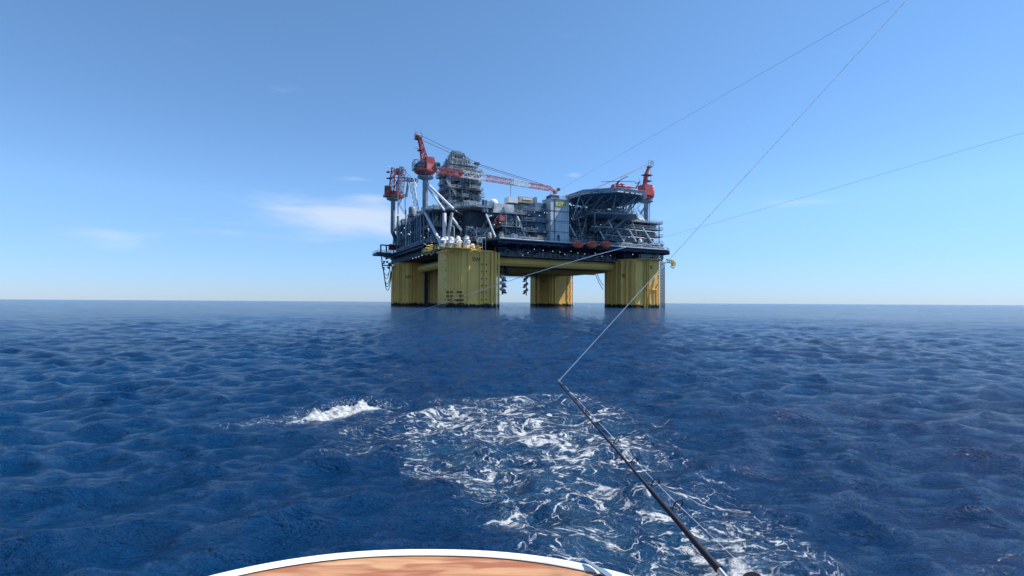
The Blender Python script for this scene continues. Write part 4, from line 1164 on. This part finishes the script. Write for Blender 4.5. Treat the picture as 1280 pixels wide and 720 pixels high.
K.part('side_stair', MB().stair(q3(505.5, 243, 289), q3(498.5, 256, 289), 1).stair(q3(498.5, 256, 289), q3(506, 268, 289), 1), 'grey')

# --- east crane
U, V_ = 64, -40.4
K = Thing('pedestal_crane', 'red pedestal crane at the east end behind the helicopter', 'crane', (U, V_, 44.5), 'red pedestal cranes of the platform')
crane_common(K, U, V_, 44.5, 61.8, 1.35, 44)
K.part('pedestal_foot', MB().box(U - 2, U + 2.2, V_ - 2, V_ + 2, 43.2, 44.6), 'grey')
K.part('turntable', MB().lathe((U, V_, 0), [(3.0, 63.3), (4.6, 64.3), (4.7, 64.9)], 18), 'red', smooth=True)
K.part('machinery_house', MB().box(U - 3.6, U + 2.3, V_ - 3, V_ + 3, 65, 71.2), 'red')
K.part('operator_cab', MB().lathe((U + 3.1, V_ - .5, 65), [(2.0, 0), (2.2, .5), (2.2, 5.2), (1.6, 6)], 14), 'redw', smooth=True)
K.part('gantry', MB().tube((U - 1, V_, 70), (U - .2, V_, 77), 1.55, 8, 1.25).tube((U - .2, V_, 77), (U + 2.2, V_, 82.5), 1.2, 8, .8), 'red')
K.part('mast_platform', MB().box(U - 2.2, U + 3.4, V_ - 2, V_ + 2, 77.2, 77.5), 'maroon')
K.part('mast_platform', MB().box(U - .4, U + 3.4, V_ - 1.6, V_ + 1.6, 73.8, 74.1), 'maroon')
K.part('mast_head', MB().box(U + 1.2, U + 4.2, V_ - 1.3, V_ + 1.3, 82.4, 83.0).rail([(U + .6, V_ - 1.3, 83), (U + 4.4, V_ - 1.3, 83), (U + 4.4, V_ + 1.3, 83)], 3.0, 1.3, .12), 'mid')
K.part('ladder', MB().tube((U + 3, V_ - .6, 75), (U + 3.3, V_ - .6, 82.4), .15, 5), 'pale')
bt = Vector((20, -38, 59.8))
K.part('boom_section', MB().lattice((U - 3.4, V_ , 65.6), bt, 2.2, 1.6, 2, 16, .2, .13), 'red')
K.part('hoist_cable', MB().tube((U + 1.4, V_ - .6, 84.3), bt + Vector((0, -.6, 1.2)), .12, 5), 'rope')
K.part('hoist_cable', MB().tube((U + 1.4, V_ + .6, 82.9), bt + Vector((-3, .6, 1.2)), .12, 5), 'rope')
K.part('pedestal_highlight', MB().tube((U + 1.9, V_ - .9, 45), (U + 1.9, V_ - .9, 61), .3, 6), 'pale')  # pale tube imitating the sunlit edge of the pedestal
part('brace', MB().tube((U - 1, V_, 58.5), (U - 13, V_ - 4, 46.6), .5, 8), 'grey', smooth=True)
part('brace', MB().tube((U - 1, V_, 52.0), (U - 8, V_ - 2, 46.6), .4, 8), 'grey', smooth=True)

# ------------------------------------------------------------------ helicopter on the helideck
hp = Vector((20.5, -76.4, HZ))
p_nose = on_v(763, 236, hp.y); p_tail = on_v(796, 236, hp.y)
HL = p_tail.x - p_nose.x
hx = p_nose.x
H = Thing('helicopter', 'dark red helicopter with still rotor blades parked on the helideck', 'helicopter', (hx + 4, hp.y, HZ))
prof = [(0, .25, 1.9), (.6, .75, 2.0), (1.6, 1.15, 2.2), (3, 1.35, 2.35), (6, 1.4, 2.4), (8, 1.25, 2.55), (9.3, .95, 2.9), (10.5, .6, 3.1), (13, .42, 3.25), (15.2, .3, 3.35), (15.8, .08, 3.4)]
S_ = HL / 15.0
mb = MB(); n = 14
for (x, r_, zc) in prof:
    for j in range(n):
        a = 2 * math.pi * j / n; mb.v.append((hx + x * S_, hp.y + math.cos(a) * r_ * .95, HZ + zc * 1.05 + math.sin(a) * r_))
for k in range(len(prof) - 1):
    for j in range(n):
        a = k * n + j; b = k * n + (j + 1) % n; mb.f.append((a, a + n, b + n, b))
mb.f.append(tuple(range(n)))
H.part('fuselage', mb, 'helired', smooth=True)
H.part('stripe', MB().tube((hx + 1.5 * S_, hp.y - .02, HZ + 1.75), (hx + 8.5 * S_, hp.y - .02, HZ + 1.95), 1.22, 12, 1.05), 'white', smooth=True)
H.part('sponson', MB().lathe((hx + 6.2 * S_, hp.y - 1.7, HZ + 1.2), [(.1, -2), (.5, -1.2), (.55, 1), (.1, 2)], 10, 'u'), 'helired', smooth=True)
H.part('engine_cowling', MB().lathe((hx + 5.2 * S_, hp.y, HZ + 4.0), [(.2, -2.6), (.7, -1.8), (.85, 0), (.6, 2.2), (.15, 3.4)], 12, 'u'), 'helired', smooth=True)
H.part('window', MB().box(hx + 2.2 * S_, hx + 7.4 * S_, hp.y - 1.42, hp.y - 1.30, HZ + 2.7, HZ + 3.2), 'glass')
H.part('windscreen', MB().lathe((hx + 1.2 * S_, hp.y, HZ + 2.9), [(.1, -.8), (.7, -.1), (.85, .8)], 10, 'u'), 'glass', smooth=True)
H.part('tail_fin', MB().path([(hx + 14.4 * S_, hp.y, HZ + 3.4), (hx + 15.6 * S_, hp.y, HZ + 5.0), (hx + 16.5 * S_, hp.y, HZ + 6.6)], .42, 6, .28), 'helired')
H.part('tailplane', MB().box(hx + 15.6 * S_, hx + 16.5 * S_, hp.y - .1, hp.y + 2.3, HZ + 6.2, HZ + 6.35), 'helired')
tr_ = H.part('tail_rotor', MB().lathe((hx + 16.2 * S_, hp.y - .5, HZ + 6.5), [(.2, -.2), (.2, .2)], 8, 'v'), 'dark')
for k in range(4):
    a = R(20 + 90 * k); c_ = Vector((hx + 16.2 * S_, hp.y - .6, HZ + 6.5))
    H.part('tail_blade', MB().tube(c_, c_ + Vector((1.55 * math.cos(a), 0, 1.55 * math.sin(a))), .09, 4), 'dark', tr_)
rc_ = Vector((hx + 4.4 * S_, hp.y, HZ + 5.3))
rt = H.part('main_rotor', MB().lathe(rc_, [(.25, -.8), (.35, -.5), (.6, -.2), (.6, .15), (.2, .35)], 12), 'dark', smooth=True)
for k, (ang, cn) in enumerate(((152, -.25), (262, .5), (332, -.2), (62, -.2))):
    a = R(ang); e = rc_ + Vector((8.2 * math.cos(a), 8.2 * math.sin(a), cn)); m_ = rc_ + Vector((4.2 * math.cos(a), 4.2 * math.sin(a), cn * .55 + .12))
    s_ = Vector((-math.sin(a), math.cos(a), 0)) * .27; mb = MB()
    for (p, q0) in ((rc_, 1), (m_, 1), (e, .9)):
        mb.v += [tuple(p - s_ * q0), tuple(p + s_ * q0), tuple(p + s_ * q0 + Vector((0, 0, .14))), tuple(p - s_ * q0 + Vector((0, 0, .14)))]
    for b in (0, 4):
        for j in range(4): mb.f.append((b + j, b + (j + 1) % 4, b + 4 + (j + 1) % 4, b + 4 + j))
    mb.f += [(0, 3, 2, 1), (8, 9, 10, 11)]
    H.part('rotor_blade', mb, 'rope', rt)
for (x, y) in ((2, 0), (8.2, -1.4), (8.2, 1.4)):
    g_ = H.part('landing_gear', MB().tube((hx + x * S_, hp.y + y, HZ + .3), (hx + x * S_, hp.y + y * .8, HZ + 1.5), .1, 6), 'dark')
    H.part('wheel', MB().lathe((hx + x * S_, hp.y + y, HZ + .32), [(.2, -.15), (.32, -.1), (.32, .1), (.2, .15)], 12, 'v'), 'black', g_)

# ------------------------------------------------------------------ the boat's stern
def stern(off, z, n=64, ymin=-3.2):
    """superelliptic stern outline, shrunk inward by off"""
    a = 2.1 - off; pts = []
    yc, b = 1.2, 2.085 - off
    for k in range(n + 1):
        th = math.pi * k / n
        c_, s_ = math.cos(th), math.sin(th); e = 2 / 2.25
        pts.append((-0.5 + a * abs(c_) ** e * (1 if c_ > 0 else -1), yc + b * abs(s_) ** e, z))
    return [(-0.5 + a, ymin, z)] + pts + [(-0.5 - a, ymin, z)]
def loft(rings):
    mb = MB(); n = len(rings[0])
    for r_ in rings: mb.v += r_
    for k in range(len(rings) - 1):
        for j in range(n - 1):
            a = k * n + j; mb.f.append((a, a + 1, a + n + 1, a + n))
    return mb
boat = bpy.data.objects.new('fishing_boat', None); C.objects.link(boat); boat.location = (-0.5, 0, 0)
tag(boat, 'stern of a fishing boat with white rim and varnished wood covering board', 'boat')
def bpart(name, mb, mat, smooth=True, parent=None, label=None):
    o = build(name, mb, mat, parent or boat, (-0.5, 0, 0), smooth); return o
GZ = 1.05
bpart('hull', loft([stern(.5, -.5), stern(.22, .2), stern(.04, .9), stern(.01, GZ - .06)]), 'gel')
rim = []
for k in range(9):
    a = math.pi * k / 8; rim.append(stern(.048 - .048 * math.cos(a), GZ - .055 + .06 * math.sin(a)))
bpart('gunwale_rim', loft(rim), 'gel')


def teak():
    m, nt, N, Lk, B = new_mat('varnished_wood')
    g = N.new('ShaderNodeNewGeometry'); v = N.new('ShaderNodeVectorMath'); v.operation = 'MULTIPLY'; v.inputs[1].default_value = (.8, 9, 1)
    Lk.new(g.outputs['Position'], v.inputs[0])
    n = N.new('ShaderNodeTexNoise'); n.inputs['Scale'].default_value = 1.6; n.inputs['Detail'].default_value = 7; n.inputs['Distortion'].default_value = .6
    Lk.new(v.outputs[0], n.inputs['Vector'])
    c = N.new('ShaderNodeValToRGB'); c.color_ramp.elements[0].position = .34; c.color_ramp.elements[0].color = (.33, .12, .045, 1)
    c.color_ramp.elements[1].position = .56; c.color_ramp.elements[1].color = (.54, .29, .13, 1)
    e = c.color_ramp.elements.new(.44); e.color = (.48, .235, .11, 1)
    e = c.color_ramp.elements.new(.75); e.color = (.64, .42, .225, 1)
    Lk.new(n.outputs[0], c.inputs[0])
    v2 = N.new('ShaderNodeVectorMath'); v2.operation = 'MULTIPLY'; v2.inputs[1].default_value = (1.3, 5, 1); Lk.new(g.outputs['Position'], v2.inputs[0])
    n5 = N.new('ShaderNodeTexNoise'); n5.inputs['Scale'].default_value = 1.5; n5.inputs['Detail'].default_value = 4; n5.inputs['Distortion'].default_value = 1.0; Lk.new(v2.outputs[0], n5.inputs['Vector'])
    r5 = N.new('ShaderNodeMapRange'); r5.inputs[1].default_value = .46; r5.inputs[2].default_value = .56; r5.inputs[4].default_value = .75; Lk.new(n5.outputs[0], r5.inputs[0])
    m5 = N.new('ShaderNodeMix'); m5.data_type = 'RGBA'; m5.inputs[7].default_value = (.32, .10, .035, 1); Lk.new(r5.outputs[0], m5.inputs[0]); Lk.new(c.outputs[0], m5.inputs[6])
    n2 = N.new('ShaderNodeTexNoise'); n2.inputs['Scale'].default_value = 60; n2.inputs['Detail'].default_value = 3; Lk.new(v.outputs[0], n2.inputs['Vector'])
    mx = N.new('ShaderNodeMix'); mx.data_type = 'RGBA'; mx.blend_type = 'MULTIPLY'; mx.inputs[0].default_value = .25
    Lk.new(m5.outputs[2], mx.inputs[6]); Lk.new(n2.outputs[0], mx.inputs[7]); Lk.new(mx.outputs[2], B.inputs['Base Color'])
    B.inputs['Roughness'].default_value = .32; B.inputs['Coat Weight'].default_value = .25; B.inputs['Coat Roughness'].default_value = .15
    return m
M['teak'] = teak()
bpart('covering_board', loft([stern(.097, GZ - .07), stern(.099, GZ - .012), stern(.46, GZ - .012), stern(.46, GZ - .07)]), 'teak', False)
bpart('caulk_seam', loft([stern(.089, GZ - .02), stern(.0905, GZ - .008), stern(.0985, GZ - .008), stern(.099, GZ - .012)]), 'letter', False)
bpart('inner_wall', loft([stern(.45, GZ - .05), stern(.47, .1)]), 'gel')
cf = MB(); out = stern(.46, .12); cf.v = out; cf.f = [tuple(range(len(out)))[::-1]]
bpart('cockpit_floor', cf, 'gel', False)
# strap across the rim and a thin wire loop
def bw(px, py, z): r_ = ray(px, py); t = (z - EYE) / r_.z; return Vector((0, 0, EYE)) + r_ * t
a = bw(731, 700.5, GZ + .025); b = bw(764, 722, GZ + .01); s_ = Vector((.010, .02, 0))
mb = MB(); mb.v = [tuple(a - s_ * .5), tuple(a + s_ * .5), tuple(b + s_), tuple(b - s_)] + [tuple(x + Vector((0, 0, .006))) for x in (a - s_ * .5, a + s_ * .5, b + s_, b - s_)]
mb.f = [(0, 3, 2, 1), (4, 5, 6, 7), (0, 1, 5, 4), (1, 2, 6, 5), (2, 3, 7, 6), (3, 0, 4, 7)]
st = build('webbing_strap', mb, 'blue', None); tag(st, 'grey strap lying diagonally over the white rim of the boat', 'strap')
lp_ = [bw(x, y, GZ + .012) for x, y in ((752, 717.5), (744, 718), (734, 717), (730.5, 715), (733, 713.6), (740, 714.8), (746, 716))]
wl = build('wire_leader', MB().path(lp_, .0022, 5), 'rope', None, smooth=True); tag(wl, 'thin wire loop lying on the wooden covering board by the strap', 'wire')
# ------------------------------------------------------------------ fishing rod
tipw = world_at(697, 477, 4.2); butt = Vector((1.30, 2.36, .95))
rb_ = world_at(842, 646, 2.87)
rod = bpy.data.objects.new('fishing_rod', None); C.objects.link(rod); rod.location = butt
tag(rod, 'dark blue black fishing rod reaching out over the wake', 'fishing rod')
def rpart(name, mb, mat, parent=None, smooth=True): return build(name, mb, mat, parent or rod, tuple(butt), smooth)
axis = (tipw - rb_)
ax = axis.normalized()
butt2 = rb_ - ax * .62
def along(t): return rb_ + axis * t
bend = Vector((0, 0, -.0))
rpart('blank', MB().path([along(t) for t in np.linspace(-.05, 1, 16)], .012, 8, .0042), 'rod')
rpart('foregrip', MB().path([rb_ - ax * .36, rb_ - ax * .30, rb_ - ax * .06, rb_ + ax * .22], .023, 10, .014), 'rod')
rpart('rear_grip', MB().path([butt2 - ax * .12, rb_ - ax * .58], .02, 10, .02), 'rod')
rpart('reel_seat', MB().path([rb_ - ax * .58, rb_ - ax * .36], .014, 10, .014), 'metal')
up_ = Vector((.75, .35, .55)); up_ = (up_ - ax * up_.dot(ax)).normalized(); sd = ax.cross(up_)
rl_c = rb_ - ax * .52 + up_ * .075
def disc(c, r_, hw):
    pts = []
    mb = MB(); n = 20
    for h in (-hw, hw):
        for j in range(n):
            a = 2 * math.pi * j / n; mb.v.append(tuple(c + sd * h + (ax * math.cos(a) + up_ * math.sin(a)) * r_))
    for j in range(n): mb.f.append((j, (j + 1) % n, n + (j + 1) % n, n + j))
    mb.f += [tuple(range(n - 1, -1, -1)), tuple(range(n, 2 * n))]
    return mb
reel = rpart('reel', disc(rl_c, .05, .012), 'rod', smooth=False)
for s in (-1, 1): rpart('reel_plate', disc(rl_c + sd * .042 * s, .053, .006), 'rod', reel, False)
rpart('spool', disc(rl_c, .038, .036), 'dline', reel, False)
rpart('reel_handle', MB().tube(rl_c + sd * .055, rl_c + sd * .07 + ax * .07, .006, 6).tube(rl_c + sd * .07 + ax * .07, rl_c + sd * .11 + ax * .07, .012, 8), 'black', reel)
gpos = [.03, .16, .30, .44, .585, .70, .80, .885, .95]
gp = []
for k, t in enumerate(gpos):
    c0 = along(t); rr = .036 - .028 * t ** .6; cc = c0 + up_ * (rr * 1.9 + .006)
    ring = [cc + (sd * math.cos(a) + up_ * math.sin(a)) * rr for a in np.linspace(0, 2 * math.pi, 15)[:-1]]
    g_ = MB().path(ring, .0040, 5, closed=True)
    g_.tube(c0 + ax * .022, cc - up_ * rr, .0038, 5).tube(c0 - ax * .022, cc - up_ * rr, .0038, 5)
    g_.path([c0 - ax * .03, c0 + ax * .03], .0115 - .006 * t, 8)
    rpart('line_guide', g_, 'rod'); gp.append(cc)
tg = along(1.0)
rpart('tip_guide', MB().path([tg + (sd * math.cos(a) + up_ * math.sin(a)) * .012 + up_ * .012 for a in np.linspace(0, 2 * math.pi, 13)[:-1]], .0035, 5, closed=True), 'metal')
rh = bpy.data.objects.new('rod_holder', None); C.objects.link(rh); rh.location = butt2
tag(rh, 'steel rod holder on the boat gunwale carrying the fishing rod', 'rod holder')
build('tube', MB().tube(butt2 - ax * .2, butt2 + ax * .02, .028, 12), 'metal', rh, tuple(butt2), True)

mb = MB()
for k in range(420):
    t = _q.gauss(0, .55); h = abs(_q.gauss(0, .06)); x = -3.82 + t * math.cos(.5) + _q.gauss(0, .1); y = 11.9 + t * math.sin(.5) + _q.gauss(0, .12)
    rr = _q.uniform(.002, .006) * (1.8 if _q.random() < .12 else 1); z = .16 * math.exp(-t * t / .8) + .05 + h
    mb.lathe((x, y, z), [(.1 * rr, -rr), (rr * .8, -rr * .5), (rr, 0), (rr * .8, rr * .5), (.1 * rr, rr)], 5)
sp_ = build('sea_spray', mb, 'wrap', None); tag(sp_, 'white spray flying off the small breaking wave', None, None, 'stuff')
# ------------------------------------------------------------------ fishing lines
def fline(name, label, pts, r, mat, r1=None):
    o = build(name, MB().path(pts, r, 5, r1), mat, None, smooth=True); tag(o, label, 'fishing line'); return o
def sl(x0, y0, x1, y1, x): return y0 + (y1 - y0) * (x - x0) / (x1 - x0)
e = world_at(1210, sl(697, 477, 836, 325, 1210), 3.3)
fline('fishing_line', 'bright white line rising from the rod tip to the upper right', [tg + up_ * .012, world_at(836, 325, 3.95), e], .0026, 'wline')
fline('fishing_line', 'line running down the rod through its guides', [rl_c + up_ * .04] + gp + [tg + up_ * .012], .0009, 'wline')
pts = [world_at(x, y, d) for x, y, d in ((492, 398.8, 80), (540, 383.5, 40), (600, 363, 22), (640, 350, 16.5), (690, 334.5, 13), (740, 320, 11), (782, 309, 10))]
o = fline('fishing_line', 'pale line slanting from the far water up across the platform', pts, .011, 'wline', .009)
pts = [world_at(782, 309, 10), world_at(900, 277, 8), world_at(1300, 160, 5.5)]
me2 = MB().path(pts, .0016, 4); 
build('line_upper_run', me2, 'gline', None, smooth=True)
x2 = bpy.data.objects['line_upper_run']; x2.name = 'outrigger_line'; tag(x2, 'thin dark upper run of the pale line leading out to the right', 'fishing line')
s3 = (155 - 238.5) / (842 - 697)
pts = [world_at(x, 238.5 + s3 * (x - 697), d) for x, d in ((660, 34), (697, 30), (842, 22), (1290, 10))]
fline('fishing_line', 'thin dark line crossing the sky above the helideck', pts, .004, 'gline')

# ------------------------------------------------------------------ light
SUN_EL = R(56)
to = W(.94, -.31, 0) - W(0, 0, 0); to.normalize(); az = math.atan2(to.y, to.x)
d = Vector((math.cos(SUN_EL) * to.x, math.cos(SUN_EL) * to.y, math.sin(SUN_EL)))
sun = bpy.data.lights.new('sun', 'SUN'); sun.energy = 5.0; sun.angle = R(.53); sun.color = (1, .95, .87)
so = bpy.data.objects.new('sun', sun); C.objects.link(so); so.rotation_euler = d.to_track_quat('Z', 'Y').to_euler()
w = bpy.data.worlds.new('World'); sc.world = w; w.use_nodes = True; nt = w.node_tree; N = nt.nodes; Lk = nt.links
bg = N['Background']; bg.inputs[1].default_value = .10
sky = N.new('ShaderNodeTexSky'); sky.sky_type = 'NISHITA'; sky.sun_disc = False; sky.sun_elevation = SUN_EL
sky.sun_rotation = math.atan2(to.x, to.y); sky.air_density = 1.0; sky.dust_density = .0; sky.ozone_density = 3.0; sky.altitude = 0
tc = N.new('ShaderNodeTexCoord'); sep = N.new('ShaderNodeSeparateXYZ'); Lk.new(tc.outputs['Generated'], sep.inputs[0])
def mth(op, a, b=None, clamp=False):
    x = N.new('ShaderNodeMath'); x.operation = op; x.use_clamp = clamp
    for k, val in enumerate((a, b)):
        if val is None: continue
        if isinstance(val, (int, float)): x.inputs[k].default_value = val
        else: Lk.new(val, x.inputs[k])
    return x.outputs[0]
def mrr(x, a, b, c=0, d_=1):
    r_ = N.new('ShaderNodeMapRange'); r_.interpolation_type = 'SMOOTHSTEP'; Lk.new(x, r_.inputs[0])
    for k, val in zip((1, 2, 3, 4), (a, b, c, d_)): r_.inputs[k].default_value = val
    return r_.outputs[0]
vm = N.new('ShaderNodeVectorMath'); vm.operation = 'MULTIPLY'; vm.inputs[1].default_value = (3.2, 3.2, 17); Lk.new(tc.outputs['Generated'], vm.inputs[0])
cn = N.new('ShaderNodeTexNoise'); cn.inputs['Scale'].default_value = 1.35; cn.inputs['Detail'].default_value = 6; cn.inputs['Roughness'].default_value = .5; cn.inputs['Distortion'].default_value = .35
Lk.new(vm.outputs[0], cn.inputs['Vector'])
def blob(px, py, sx, sy, amp):
    dv = ray(px, py).normalized()
    dx = mth('DIVIDE', mth('SUBTRACT', sep.outputs[0], dv.x), sx); dz = mth('DIVIDE', mth('SUBTRACT', sep.outputs[2], dv.z), sy)
    return mth('MULTIPLY', mth('EXPONENT', mth('MULTIPLY', mth('ADD', mth('MULTIPLY', dx, dx), mth('MULTIPLY', dz, dz)), -1)), amp)
bl = blob(455, 278, .11, .034, .78)
for args in ((470, 248, .05, .012, .36), (448, 222, .05, .012, .42), (330, 262, .14, .035, .42), (200, 300, .12, .03, .28), (718, 218, .020, .007, .42), (722, 240, .035, .008, .30), (655, 216, .03, .009, .16), (832, 272, .04, .007, .28), (1000, 255, .10, .014, .35), (1120, 292, .09, .012, .3), (690, 245, .1, .010, .10)):
    bl = mth('ADD', bl, blob(*args))
front = mrr(sep.outputs[1], 0, .2)
cov = mrr(mth('ADD', mth('MULTIPLY', mth('MULTIPLY', bl, front), 1.0), mth('MULTIPLY', mth('SUBTRACT', cn.outputs[0], .5), 1.25)), .22, .78, 0, .62)
cov = mth('MULTIPLY', cov, mrr(sep.outputs[2], .02, .07))
mxs = N.new('ShaderNodeMix'); mxs.data_type = 'RGBA'; Lk.new(cov, mxs.inputs[0]); 
tn = N.new('ShaderNodeValToRGB'); tn.color_ramp.elements[0].position = 0; tn.color_ramp.elements[0].color = (.42, .575, .99, 1)
tn.color_ramp.elements[1].position = .5; tn.color_ramp.elements[1].color = (.84, 1.07, 1.18, 1); e_ = tn.color_ramp.elements.new(.18); e_.color = (.78, .98, 1.19, 1)
Lk.new(sep.outputs[2], tn.inputs[0]); tm = N.new('ShaderNodeMix'); tm.data_type = 'RGBA'; tm.blend_type = 'MULTIPLY'; tm.inputs[0].default_value = 1
Lk.new(sky.outputs[0], tm.inputs[6]); Lk.new(tn.outputs[0], tm.inputs[7]); Lk.new(tm.outputs[2], mxs.inputs[6]); mxs.inputs[7].default_value = (5.6, 6.0, 6.7, 1)
Lk.new(mxs.outputs[2], bg.inputs[0])

sc.view_settings.view_transform = 'Standard'; sc.view_settings.look = 'None'; sc.view_settings.gamma = 1; sc.view_settings.exposure = 0.55
sc.cycles.max_bounces = 6; sc.cycles.diffuse_bounces = 3; sc.cycles.glossy_bounces = 3
